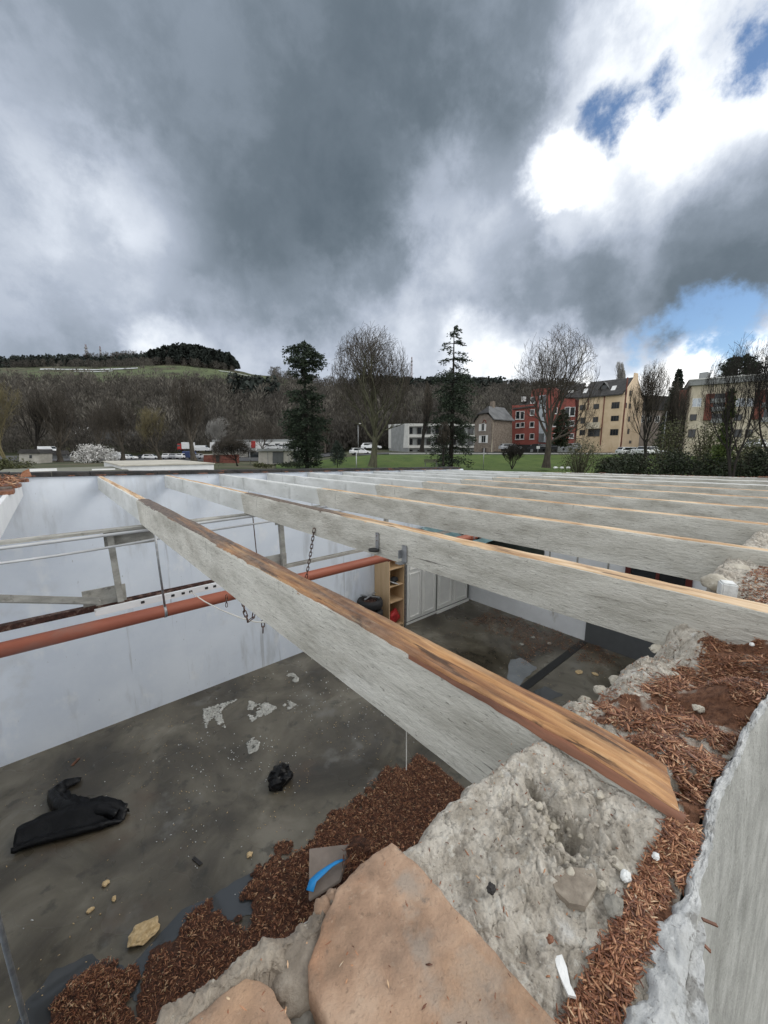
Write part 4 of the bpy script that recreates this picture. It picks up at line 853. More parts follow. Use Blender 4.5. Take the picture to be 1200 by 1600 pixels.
chunk(141, 1422, .012, (.035, .02, .012), m_tan, 'insulation_crumb', 'small pale tan crumb nearest the lower left of the floor', 'crumb', 4)
chunk(178, 1404, .012, (.018, .03, .01), m_tan, 'insulation_crumb', 'narrow tan crumb between the two small crumbs', 'crumb', 5)
chunk(390, 1335, .012, (.035, .03, .015), m_tan, 'insulation_crumb', 'tan crumb on the wet floor left of the bark heap', 'crumb', 6)
chunk(905, 1050, .015, (.09, .06, .012), m_tan, 'insulation_crumb', 'flat tan piece on the far wet floor, left of its pair', 'crumb', 7)
chunk(930, 1053, .015, (.05, .06, .012), m_tan, 'insulation_crumb', 'flat tan piece on the far wet floor, right of its pair', 'crumb', 8)
for i, (u, v) in enumerate(((815, 1007), (833, 996), (858, 1005))): chunk(u, v, .015, (.05, .045, .02), m_stone, 'mortar_crumb', ['leftmost', 'middle', 'rightmost'][i]+' pale crumb in the brown litter by the far white wall', 'crumb', 9+i)
for i, (u, v, lab) in enumerate(((118, 1190, 'reddish smear piece near the left end of the rear wall'), (308, 1345, 'small black strip piece lying on the middle floor'), (322, 1470, 'grey slate sliver in the bark heap'))):
    p = PZ(u, v, .01); o = MB().box((p.x, p.y, .008), (.14, .035, .008), .9+i).build('sliver', (m_darkwood, m_felt, m_greyp)[i], bevel=.002); tag(o, lab, 'sliver')
# paint splashes on the concrete
m_splash = M('dried white plaster splash', [(0, (.34, .335, .30)), (1, (.60, .59, .55))], 12, rough=.9, bump=.2, spots=[((.06, .06, .05), 16, .58, .06, .8, S1)])
sp = []
for pts_, dn in (([(318, 1108), (335, 1103), (352, 1098), (372, 1092), (352, 1104), (345, 1112), (352, 1138), (342, 1132), (335, 1120), (326, 1128), (322, 1138), (318, 1122)], .30), ([(386, 1114), (390, 1094), (402, 1100), (416, 1098), (432, 1106), (420, 1116), (404, 1120), (394, 1128)], .40), ([(438, 1104), (450, 1095), (462, 1101), (452, 1108)], .42), ([(386, 1160), (396, 1152), (405, 1160), (402, 1172), (390, 1178)], .52), ([(448, 1054), (458, 1052), (468, 1062), (462, 1068)], .5),
        ([(640, 1100), (641, 1100), (641, 1101)], .9)):
    P = [PZ(u, v, 0) for u, v in pts_]; xx = rng.uniform(min(p.x for p in P), max(p.x for p in P), 2600); yy = rng.uniform(min(p.y for p in P), max(p.y for p in P), 2600)
    k = inpoly(xx, yy, [(p.x, p.y) for p in P]) & (fbm(xx*9, yy*9, 17, 4)+.5 > dn); sp += list(np.stack([xx, yy, xx*0+.003], 1)[k])
chipmesh('plaster_splash', np.array(sp), m_splash, .02, .055, .012, .028, seed=23, flat=.06, tilt=.02)
# bark heaps fallen along the wall
HEAP = [(800, 1230), (722, 1190), (690, 1180), (655, 1184), (620, 1212), (585, 1238), (545, 1262), (500, 1292), (462, 1325), (430, 1350), (405, 1372), (388, 1402), (386, 1432), (402, 1452), (395, 1480), (368, 1475), (348, 1440), (318, 1425), (298, 1440), (290, 1475), (300, 1500), (285, 1520), (255, 1492), (238, 1475), (232, 1500), (240, 1540), (225, 1580), (200, 1640), (420, 1640), (560, 1480), (800, 1350)]
HEAP2 = [(70, 1640), (85, 1590), (110, 1545), (140, 1525), (180, 1515), (200, 1522), (196, 1560), (200, 1640)]
def heap(name, poly, xr, yr, nx, ny, amp, seed, label_n, nchip):
    X_, Y_ = np.meshgrid(np.linspace(*xr, nx), np.linspace(*yr, ny), indexing='ij'); m = np.zeros_like(X_)
    for dx in (-.1, -.05, 0, .05, .1):
        for dy in (-.1, -.05, 0, .05, .1):
            u, v = proj(X_+dx, Y_+dy, X_*0); m += inpoly(u+fbm(X_*6, Y_*6, 91, 5)*60, v+fbm(X_*6+5, Y_*6, 92, 5)*60, poly)/25
    H = amp*np.clip(m, 0, 1)**.8*(1+1.3*fbm(X_*3.5, Y_*3.5, seed, 4))+fbm(X_*25, Y_*25, seed+1, 3)*.03*m-.02*(m < .05)
    V = np.stack([X_, Y_, H], -1).reshape(-1, 3); F = gridfaces(nx, ny); keep = (m.ravel()+.5*fbm(X_.ravel()*5, Y_.ravel()*5, seed+9, 4))[F].max(1) > (.30 if amp > .03 else .62)
    if amp > .03: o = rawmesh(name, V, F[keep], m_soil, smooth=True); o['kind'] = 'stuff'
    i = rng.integers(0, nx*ny, nchip*6); i = i[(m.ravel()[i]+.7*fbm(X_.ravel()[i]*4, Y_.ravel()[i]*4, seed+11, 4) > (.28 if amp > .03 else .1+.9*rng.random(len(i))))][:nchip]; P = V[i]+np.stack([rng.uniform(-.02, .02, len(i)), rng.uniform(-.02, .02, len(i)), rng.uniform(0, .02, len(i))], 1)
    chipmesh('bark_litter', P, m_chips2, .012, .05, .002, .006, seed=seed+3, tilt=.22 if amp > .03 else .08)
    k = i[:len(i)//20]; chipmesh('bark_litter', V[k]+np.array([0, 0, .025]), m_chips, .025, .07, .004, .011, seed=seed+6, tilt=.3); k = i[:len(i)//26]; chipmesh('bark_litter', V[k]+np.array([0, 0, .02]), m_tan, .015, .05, .003, .008, seed=seed+4)
heap('bark_heap', HEAP, (-.3, 3.6), (2.0, 3.8), 240, 120, .05, 5, '', 22000)
heap('bark_heap', HEAP2, (-.6, .3), (2.2, 3.6), 70, 80, .06, 8, '', 2500)
HEAP3 = [(700, 945), (730, 942), (800, 965), (870, 985), (915, 1003), (965, 1020), (950, 1045), (910, 1028), (880, 1012), (850, 1022), (820, 1030), (800, 1020), (812, 1000), (780, 985), (740, 975), (700, 965)]
heap('bark_heap', HEAP3, (4.6, 8.9), (2.0, 5.6), 160, 140, .008, 15, '', 5200)
r_ = np.random.default_rng(8); pts = []
while len(pts) < 900:
    x, y = r_.uniform(-.9, 8.5), r_.uniform(2.1, 6.9)
    if nz(x*1.3, y*1.3, 44) > .02 or r_.random() < .08: pts.append((x, y, .006))
chipmesh('floor_crumbs', pts, m_tan, .008, .03, .003, .008, seed=21)
pts = [(r_.normal(2.4, 1.4), r_.normal(5.2, .9), .006) for _ in range(700)]
pts = [p for p in pts if -1 < p[0] < 8.8 and 2 < p[1] < 6.95 and (nz(p[0]*1.6, p[1]*1.6, 45) > .03 or r_.random() < .1)]
chipmesh('plaster_crumbs', pts, m_white_lump, .008, .03, .004, .012, seed=22)
# tile with the blue strap, bark clump beside it
t = thing('taupe_tile', 'taupe tile leaning on the bark heap beside a blue strap', 'tile', tuple(PZ(510, 1365, .2)))
zt = .22; Q = [PZ(483, 1326, zt+.1), PZ(549, 1318, zt+.1), PZ(530, 1376, zt), PZ(482, 1406, zt)]
MB().prism(Q, (.01, -.01, -.02)).build('plate', m_tile, t, bevel=.003)
P = [PZ(u, v, zt+.12) for u, v in ((484, 1392), (489, 1376), (502, 1364), (516, 1353), (528, 1346), (538, 1343))]; V = []
for i, q in enumerate(P): w_ = .05 if i < 3 else .035; V += [q+Vector((-.4*w_, w_*.6, 0)), q+Vector((.4*w_, -w_*.6, .004))]
o = rawmesh('blue_strap', np.array(V), np.array([[2*i, 2*i+1, 2*i+3, 2*i+2] for i in range(len(P)-1)]), m_blue, smooth=True); md = o.modifiers.new('t', 'SOLIDIFY'); md.thickness = .006; tag(o, 'bright blue strap lying over the taupe tile', 'strap')
chunk(565, 1335, .35, (.13, .16, .12), m_soil, 'bark_clump', 'dark fibrous bark clump right of the taupe tile', 'clump', 12)
p = PZ(565, 1335, .42); pts = [(p.x+random.gauss(0, .07), p.y+random.gauss(0, .08), .40+random.gauss(0, .04)) for _ in range(700)]
chipmesh('bark_litter', pts, m_chips2, .04, .1, .003, .007, seed=31, tilt=.8)

# ------------------------------------------------------------------ flat roof next door
m_roofpale = M('pale flat roof covering', [(0, (.36, .34, .29)), (1, (.52, .495, .43))], 1.2, rough=.8, bump=.1, spots=[((.25, .24, .2), 2, .6, .1, .5, S1)])
def flatroof(name, x0, x1, y0, y1, z, lab, fasc, extra=0):
    t = thing(name, lab, 'flat roof', ((x0+x1)/2, (y0+y1)/2, 0), 'flat roofs next door')
    MB().bb(x0+.15, y0+.15, 0, x1-.15, y1-.15, z-.32).build('wall', m_felt, t)
    MB().bb(x0, y0, z-.30, x1, y1, z-.012).build('fascia', fasc, t); MB().bb(x0-.05, y0-.05, z-.011, x1+.05, y1+.05, z+.03).build('roof_sheet', m_roofpale, t)
    return t
a = PZ(335, 730, 3.55); b_ = PZ(335, 721, 3.72)
q0 = PZ(190, 733, 3.6); q1 = PZ(335, 729, 3.6)
flatroof('flat_roof', q0.x, q1.x, (q0.y+q1.y)/2, (q0.y+q1.y)/2+6.5, 3.72, 'pale flat roof with white fascia behind the rear wall', m_whitep)
q2 = PZ(12, 735, 3.5)
m_olivef = plain('olive grey roof edging', (.17, .17, .135), .8, .2, 1)
yl = (q0.y+q1.y)/2-.6; t = thing('flat_roof', 'olive edged flat roof with black recessed front and white boards, left behind the rear wall', 'flat roof', ((q2.x+q0.x)/2, yl+1.5, 0), 'flat roofs next door')
MB().bb(q2.x+.1, yl+.5, 0, q0.x-.05, yl+3.3, 3.42).build('wall', m_felt, t); MB().bb(q2.x, yl, 3.42, q0.x+.1, yl+3.6, 3.56).build('fascia', m_olivef, t); MB().bb(q2.x-.03, yl-.04, 3.562, q0.x+.13, yl+3.64, 3.60).build('roof_sheet', m_olivef, t)
for u in (68, 162):
    p = PY(u, 734, yl+.45); MB().bb(p.x-.35, p.y-.03, p.z-.05, p.x+.35, p.y, p.z+.04).build('white_board', m_whitep, t)

# ------------------------------------------------------------------ trees
def unit(v): return v/np.linalg.norm(v)
def branch_tree(seed, levels=4, split=(3, 5), trunk=.22, spread=.55, up=.35, stems=1, twig=1., jitter=.13, lean=0.):
    """list of (points, radii, level) branches of a bare tree about 1 high"""
    rd = random.Random(seed); out = []
    def grow(p, d, L, r, lev):
        k = 5 if lev < 2 else 4 if lev < 4 else 2; pts = [p]; rad = [r]; q = p.copy(); dd = d.copy()
        for i in range(k):
            dd = (dd+Vector((rd.gauss(0, jitter), rd.gauss(0, jitter), rd.gauss(0, jitter*.6)+up*(.30 if lev else .0)))).normalized(); q = q+dd*(L/k); pts.append(q.copy()); rad.append(max(r*(1-.5*(i+1)/k), .0004))
        out.append((pts, rad, lev))
        if lev >= levels: return
        n = rd.randint(*split)+(1 if lev > 1 else 3 if lev == 0 else 0); a0 = rd.uniform(0, 6.28)
        for c in range(n):
            f = rd.uniform(.25, 1) if lev else .55+.45*(c+rd.random()*.6)/n; i = min(k-1, int(f*k)); b = pts[i].lerp(pts[i+1], f*k-i); axis = (pts[i+1]-pts[i]).normalized()
            az = a0+c*2.4+rd.gauss(0, .3); an = rd.gauss(spread*(1.35-.6*c/n if lev == 0 else 1.05), .13); s = axis.orthogonal().normalized(); s2 = axis.cross(s); nd = (axis*math.cos(an)+(s*math.cos(az)+s2*math.sin(az))*math.sin(an)).normalized()
            grow(b, nd, L*rd.uniform(.58, .82)*(1.3 if lev == 0 else 1), rad[i]*rd.uniform(.45, .66), lev+1)
        grow(pts[-1], dd, L*.8, rad[-1], lev+1)
    for s in range(stems):
        a = rd.uniform(0, 6.28); d = Vector((math.cos(a)*.28*(stems > 1)+lean, math.sin(a)*.28*(stems > 1), 1)).normalized()
        grow(Vector((math.cos(a)*.01*(stems > 1), math.sin(a)*.01*(stems > 1), 0)), d, trunk*rd.uniform(.85, 1.1), .022 if stems == 1 else .013, 0)
    return out
def tree_meshes(br, H, W, rmin, tr=1.0):
    """trunk, limbs and twigs fitted to height H and crown width W, the crown drawn into a rounded outline"""
    allp = np.array([p for b in br for p in b[0]]); z1 = np.percentile(allp[:, 2], 99); x0 = np.percentile(np.hypot(allp[:, 0], allp[:, 1]), 90)
    cz = .52
    def fit(p):
        q = np.array([p.x/x0, p.y/x0, (p.z/z1-cz)/(1-cz)]); 
        if q[2] < -.2: q2 = np.array([q[0], q[1], 0]); 
        else: q2 = q
        rho = np.linalg.norm(q2)
        if rho > .7: k = (.7+.3*math.tanh((rho-.7)/.42))/rho; q = q*k if q[2] >= -.2 else np.array([q[0]*k, q[1]*k, q[2]])
        return Vector((q[0]*W/2, q[1]*W/2, (q[2]*(1-cz)+cz)*H))
    parts = []
    for lo, hi, sides in ((0, 1, 7), (2, 3, 5), (4, 9, 3)):
        V = []; F = []
        for pts, rad, lev in br:
            if not lo <= lev <= hi: continue
            b = len(V); k = len(pts)
            for i, p in enumerate(pts):
                q = fit(p); d = (pts[min(i+1, k-1)]-pts[max(i-1, 0)]).normalized(); a = d.orthogonal().normalized(); c = d.cross(a); r = max(rad[i]*H*tr, rmin)
                if lev == 0 and i == 0: r *= 1.35
                for j in range(sides): t_ = 6.2832*j/sides; V.append(q+(a*math.cos(t_)+c*math.sin(t_))*r)
            for i in range(k-1):
                for j in range(sides): F.append((b+i*sides+j, b+i*sides+(j+1) % sides, b+(i+1)*sides+(j+1) % sides, b+(i+1)*sides+j))
        if F: parts.append((np.array([tuple(v) for v in V]), np.array(F)))
    return parts
def bark(name, c, c2): return M(name, [(0, c), (1, c2)], 3, (1, 1, .3), rough=.95, bump=.4, bscale=9, bdist=.02)
m_bark = bark('dark grey brown bark', (.035, .029, .023), (.085, .072, .056)); m_bark_g = bark('green grey bark', (.055, .055, .036), (.12, .115, .075)); m_bark_y = bark('yellowish bark', (.11, .092, .048), (.20, .17, .09)); m_bark_w = bark('pale grey bark', (.20, .195, .185), (.34, .33, .31)); m_bark_d = bark('almost black bark', (.014, .012, .010), (.03, .026, .022))
def bare_tree(u, vb, vt, dep, wpx, label, mat=m_bark, tmat=None, seed=1, group='bare trees around the park', name='bare_tree', rmin=.008, tr=1., zoff=0, **kw):
    p = PD(u, vb, dep); H = (vb-vt)/608*dep; W = wpx/608*dep
    t = thing(name, label, 'tree', tuple(p), group); base = np.array(p)
    for i, (V, F) in enumerate(tree_meshes(branch_tree(seed, **kw), H, W, rmin, tr)):
        o = rawmesh(('trunk', 'limbs', 'crown')[i], V+base, F, (mat, mat, tmat or mat)[i], t, smooth=True)
    return t
m_needle = M('dark conifer needles', [(0, (.010, .017, .011)), (.6, (.028, .043, .025)), (1, (.06, .082, .045))], 2, rough=.8, bump=0, island=.7)
m_needle2 = M('blue green conifer needles', [(0, (.012, .02, .016)), (1, (.045, .062, .045))], 2, rough=.8, bump=0, island=.7)
m_ivy = M('yellow green ivy leaves', [(0, (.05, .085, .02)), (1, (.15, .20, .05))], 2, rough=.6, bump=0, island=.8)
m_yew = M('dark yew leaves', [(0, (.008, .014, .006)), (1, (.032, .045, .018))], 2, rough=.7, bump=0, island=.8)
m_olive = M('olive hedge leaves', [(0, (.035, .04, .015)), (1, (.095, .10, .04))], 2, rough=.7, bump=0, island=.8)
m_bloss = M('white blossom', [(0, (.35, .34, .33)), (1, (.78, .77, .75))], 2, rough=.8, bump=0, island=.8)
m_twig = M('grey brown twig haze', [(0, (.06, .055, .048)), (1, (.17, .155, .13))], 2, rough=.95, bump=0, island=.8)
m_wood1 = M('leafless woodland', [(0, (.036, .033, .030)), (.6, (.075, .067, .057)), (1, (.13, .118, .098))], .02, rough=.95, bump=0, island=.65)
m_wood2 = M('distant pine wood', [(0, (.010, .015, .013)), (1, (.038, .048, .040))], .02, rough=.95, bump=0, island=.7)
def leaftris(P, Dn, size, seed, asp=.35, quad=False):
    """small pointed faces on points P, long axis near Dn"""
    r = np.random.default_rng(seed); n = len(P); s = size*r.uniform(.5, 1.3, n)[:, None]
    D_ = Dn+r.normal(0, .35, (n, 3)); D_ /= np.linalg.norm(D_, axis=1)[:, None]; S_ = np.cross(D_, r.normal(0, 1, (n, 3))); S_ /= np.linalg.norm(S_, axis=1)[:, None]+1e-6
    V = np.stack([P-S_*s*asp*.5, P+D_*s*.5+S_*s*asp*.6, P+D_*s, P+D_*s*.4-S_*s*asp], 1).reshape(-1, 3); return V, (np.arange(n)[:, None]*4+np.array([0, 1, 2, 3])[None])
def conifer(u, vb, vt, dep, wpx, label, seed=1, prof=None, n_br=150, per=34, leaf=.5, mat=m_needle, droop=.25, name='conifer', group='conifers behind the building', dens=None, cat='tree', lean=0.):
    rd = np.random.default_rng(seed); p = PD(u, vb, dep); H = (vb-vt)/608*dep; W = wpx/608*dep; t = thing(name, label, cat, tuple(p), group); base = np.array(p)
    MB_ = MB().tube([p+Vector((0, 0, -.3)), p+Vector((.1, 0, H*.5)), p+Vector((0, .05, H*.97))], [H*.018, H*.012, .03], 8).build('trunk', m_bark_d, t, smooth=True)
    prof = prof or [(0, .75), (.15, 1), (.5, .62), (1, .03)]; dens = dens or [(0, 1), (1, 1)]
    L = []; LD = []; br = MB()
    for i in range(n_br):
        f = rd.uniform(.02, 1)
        if rd.random() > np.interp(f, [d[0] for d in dens], [d[1] for d in dens]): continue
        az = rd.uniform(0, 6.283); rr = W/2*np.interp(f, [q[0] for q in prof], [q[1] for q in prof])*rd.uniform(.65, 1.12); d = np.array([math.cos(az), math.sin(az), 0]); z = f*H
        k = max(6, int(per*2.1*(.25+rr/W*2))); s = rd.uniform(.12, 1, k)**.8; lift = .10*(1 if f > .6 else 0)
        C = base+np.outer(s*rr, d)+np.stack([rd.normal(0, .06*rr+.05, k), rd.normal(0, .06*rr+.05, k), z-droop*rr*s**1.5+lift*rr*s+rd.normal(0, .05*rr+.05, k)], 1)
        L.append(C); LD.append(np.tile(d+np.array([0, 0, -.25]), (k, 1))+rd.normal(0, .45, (k, 3)))
        br.tube([base+np.array([0, 0, z]), base+d*rr*.5+np.array([0, 0, z-droop*rr*.35+lift*rr*.5]), base+d*rr*.95+np.array([0, 0, z-droop*rr*.93+lift*rr*.95])], [.006*H*.5, .004*H*.5, .01], 4, False)
    br.build('branches', m_bark_d, t)
    V, F = leaftris(np.concatenate(L), np.concatenate(LD), leaf*.62, seed, .3); rawmesh('crown', V, F, mat, t)
    return t
def shrub(u, vb, vt, dep, wpx, label, mat, seed=1, n=2500, leaf=.22, stems=14, name='shrub', group=None, cat='shrub', depth=None, thin=.5, smat=m_bark, top=1.5):
    rd = np.random.default_rng(seed); p = PD(u, vb, dep); H = (vb-vt)/608*dep; W = wpx/608*dep; t = thing(name, label, cat, tuple(p), group); base = np.array(p); mb = MB(); L = []; LD = []
    for i in range(stems):
        a = rd.uniform(0, 6.283); rr = W/2*rd.uniform(.2, 1); h = H*rd.uniform(.6, 1.02)*(1-.3*(rr/(W/2))**2); q = base+np.array([math.cos(a)*rr*.25, math.sin(a)*rr*.25, -.1]); e = base+np.array([math.cos(a)*rr, math.sin(a)*rr, h]); m = (q+e)/2+np.array([0, 0, h*.12])
        mb.tube([q, m, e], [H*.010, H*.006, .008], 4, False)
        for j in range(3):
            f = rd.uniform(.3, .9); s = m*(1-f)+e*f; mb.tube([s, s+np.array([rd.normal(0, .12)*W, rd.normal(0, .12)*W, rd.uniform(.05, .2)*H])], [H*.004, .006], 3, False)
    mb.build('stems', smat, t)
    # leaf clumps through the volume, uneven outline
    nc = max(10, int(n/45)); C = rd.normal(0, 1, (nc, 3)); C /= np.linalg.norm(C, axis=1)[:, None]; C *= rd.uniform(.25, 1, nc)[:, None]**.5; C[:, 2] = np.abs(C[:, 2])*1.0
    C = C*np.array([W/2, W/2*(depth or .8), H*.86])+np.array([0, 0, H*.05]); k = n//nc
    P = np.repeat(C, k, 0)+rd.normal(0, 1, (nc*k, 3))*np.array([W, W, H])*.055*top; P[:, 2] = np.abs(P[:, 2]); V, F = leaftris(P+base, rd.normal(0, .6, (len(P), 3))+np.array([0, 0, .25]), leaf, seed+1, .5); rawmesh('foliage', V, F, mat, t)
    return t
# big trees in view
bare_tree(582, 730, 509, 55, 138, 'large spreading bare tree in the middle of the lawn edge', m_bark_g, m_bark, seed=11, levels=5, split=(2, 4), trunk=.15, spread=.66, up=.38, rmin=.016, tr=1.25)
bare_tree(853, 731, 513, 55, 140, 'large bare tree in front of the red apartment building', m_bark, m_bark, seed=23, levels=5, split=(2, 3), trunk=.24, spread=.70, up=.26, rmin=.014, tr=1.15)
bare_tree(303, 721, 583, 90, 60, 'tall upright bare tree behind the white fascia roof', m_bark, m_bark, seed=31, tr=1.5, levels=5, split=(2, 3), trunk=.2, spread=.45, up=.4, rmin=0.012)
bare_tree(250, 719, 632, 88, 62, 'rounded yellowish bare tree left of the parked cars', m_bark, m_bark_y, seed=37, tr=1.5, levels=5, split=(2, 3), trunk=.22, spread=.42, up=.45, rmin=0.012)
bare_tree(192, 720, 618, 88, 64, 'dark bare tree in front of the long grey roof', m_bark, m_bark, seed=41, tr=1.5, levels=5, split=(2, 3), trunk=.3, spread=.42, up=.35, rmin=0.011)
bare_tree(94, 724, 600, 88, 76, 'bare tree with a thick double trunk behind the lower flat roof', m_bark, m_bark, seed=43, tr=1.5, levels=5, split=(2, 3), trunk=.3, spread=.42, up=.4, rmin=0.011)
bare_tree(61, 724, 598, 86, 40, 'slim dark bare tree left of the double trunk tree', m_bark_d, m_bark, seed=47, levels=4, split=(3, 4), trunk=.45, spread=.35, up=.4, rmin=.012)
bare_tree(14, 728, 585, 55, 84, 'yellowish willow like bare tree at the left edge', m_bark_y, m_bark_y, seed=53, levels=5, split=(2, 3), trunk=.2, spread=.5, up=.3, rmin=0.010, stems=2)
bare_tree(347, 712, 650, 120, 44, 'small pale grey bare tree left of the shop sign', m_bark_w, m_bark_w, seed=59, levels=5, split=(2, 3), trunk=.25, spread=.4, up=.4, rmin=0.016)
bare_tree(372, 728, 680, 56, 76, 'low spreading bare fruit tree in front of the shop', m_bark_d, m_bark, seed=61, tr=1.5, levels=5, split=(2, 3), trunk=.18, spread=.62, up=.18, rmin=0.009, stems=3)
bare_tree(659, 706, 592, 92, 36, 'slim bare tree in front of the white office block', m_bark_d, m_bark, seed=67, tr=1.5, levels=5, split=(2, 3), trunk=.5, spread=.4, up=.3, rmin=0.011)
bare_tree(508, 708, 640, 95, 50, 'bare tree behind the cypress bush', m_bark, m_bark, seed=69, levels=5, split=(2, 3), trunk=.25, spread=.5, up=.3, rmin=0.011)
bare_tree(692, 727, 655, 52, 22, 'thin sapling beside the drooping conifer trunk', m_bark_d, m_bark, seed=71, levels=4, trunk=.4, spread=.3, up=.4, rmin=.010)
bare_tree(1010, 716, 564, 58, 68, 'feathery bare birch right of the yellow apartment building', m_bark_d, m_bark, seed=73, levels=5, split=(2, 3), trunk=.3, spread=.45, up=.4, rmin=.009, stems=2)
bare_tree(1062, 735, 590, 48, 60, 'thin bare sapling growing out of the hedge before the right building', m_bark_d, m_bark, seed=77, levels=4, trunk=.4, spread=.4, up=.4, rmin=.008)
bare_tree(1143, 752, 522, 26, 118, 'leaning bare tree with crossing limbs before the right apartment building', m_bark_d, m_bark_d, seed=79, levels=4, split=(2, 3), trunk=.26, spread=.6, up=.25, rmin=.006, stems=3, tr=.7)
bare_tree(1200, 752, 512, 26, 110, 'bare tree cut by the right edge of the view', m_bark_d, m_bark_d, seed=83, levels=5, split=(2, 3), trunk=.35, spread=.5, up=.35, rmin=.005, tr=.7)
bare_tree(800, 733, 690, 45, 40, 'small bush of bare upright stems on the lawn', m_bark_d, m_bark_d, seed=85, levels=3, trunk=.4, spread=.3, up=.3, rmin=.010, stems=6)
bare_tree(960, 640, 566, 200, 22, 'slim bare tree standing behind the yellow roof', m_bark_w, m_bark_w, seed=87, levels=4, trunk=.4, spread=.35, up=.5, rmin=.05)
bare_tree(150, 716, 628, 118, 56, 'bare tree behind the white blossom bush', m_bark, m_bark, seed=88, levels=5, split=(2, 3), trunk=.3, spread=.45, up=.35, rmin=0.012)
bare_tree(410, 716, 650, 105, 60, 'bare tree behind the grey garages', m_bark, m_bark, seed=89, levels=5, split=(2, 3), trunk=.28, spread=.45, up=.35, rmin=0.011)
conifer(480, 728, 545, 58, 76, 'dark conifer with a flat layered top left of the big bare tree', 3, [(0, .55), (.08, .75), (.4, .95), (.62, .72), (.68, .30), (.74, .42), (.86, .92), (.95, .62), (1, .08)], 300, 40, .62, droop=.2, dens=[(0, .8), (.55, 1), (.68, .35), (.72, .4), (.8, 1), (1, 1)])
conifer(704, 728, 519, 55, 72, 'tall open conifer with drooping side branches right of the big bare tree', 5, [(0, .75), (.05, .9), (.2, .95), (.55, .85), (.62, 1.0), (.7, .8), (.85, .5), (.95, .35), (1, .05)], 260, 36, .5, m_needle, droop=.32, dens=[(0, .55), (.2, .55), (.28, 1), (.6, 1), (.66, .42), (1, .55)])
conifer(527, 727, 690, 50, 26, 'small cypress bush between the two lawn trees', 7, [(0, .8), (.3, 1), (1, .1)], 120, 16, .3, m_needle2, droop=-.6)
conifer(1047, 700, 584, 78, 44, 'dense pointed spruce left of the right apartment building', 9, [(0, 1), (.5, .55), (.8, .26), (1, .06)], 340, 34, .8, m_needle2, droop=.2)
conifer(1140, 690, 562, 88, 62, 'dark rounded pine rising behind the right apartment roof', 11, [(0, .3), (.6, .5), (.72, 1), (.9, .8), (1, .2)], 220, 34, .9, m_needle, droop=.05)
conifer(876, 697, 642, 74, 26, 'dark evergreen beside the red apartment entrance', 13, [(0, .7), (.3, 1), (.7, .9), (1, .2)], 160, 22, .55, m_yew, droop=.1)
conifer(1125, 748, 612, 28, 30, 'ivy covered slim tree before the right apartment building', 15, [(0, 1), (.25, 1), (.5, .6), (.8, .3), (1, .1)], 220, 34, .22, m_ivy, droop=.1)
shrub(152, 722, 692, 85, 56, 'rounded bush in white blossom behind the flat roofs', m_bloss, 3, 3500, .35, name='blossom_bush', cat='bush')
shrub(905, 738, 682, 45, 74, 'olive twiggy bush before the yellow apartment building', m_olive, 5, 1500, .16, 46, smat=m_bark_g)
for i, (u, vb, vt, dep, w_, m, lab) in enumerate([(985, 748, 702, 32, 90, m_yew, 'dark yew shrub left in the hedge row'), (1055, 752, 700, 30, 96, m_yew, 'dark yew shrub in the middle of the hedge row'), (1120, 756, 705, 28, 96, m_yew, 'dark yew shrub under the ivy covered tree'),
        (1185, 758, 700, 27, 90, m_yew, 'dark shrub at the right end of the hedge row'), (1042, 735, 650, 44, 72, m_olive, 'tall olive green shrub behind the dark hedge'), (955, 742, 712, 40, 60, m_yew, 'low dark shrub right of the olive twiggy bush'), (1170, 738, 672, 36, 84, m_olive, 'olive bramble behind the dark hedge at right'), (1100, 740, 660, 40, 60, m_olive, 'olive shrub before the right apartment windows')]):
    shrub(u, vb, vt, dep, w_, lab, m, 20+i, 4200 if m is m_yew else 3000, .16 if m is m_yew else .17, 20, depth=.5, group='shrubs of the hedge by the right building', top=1.9)
shrub(18, 736, 715, 30, 60, 'low olive shrub at the left edge behind the flat roof', m_olive, 41, 1500, .15, 14)
shrub(455, 729, 720, 52, 40, 'low dark shrub in front of the grey garages', m_yew, 42, 900, .2, 8)
shrub(410, 730, 722, 52, 30, 'low green shrub left of the garages', m_olive, 43, 700, .2, 8)

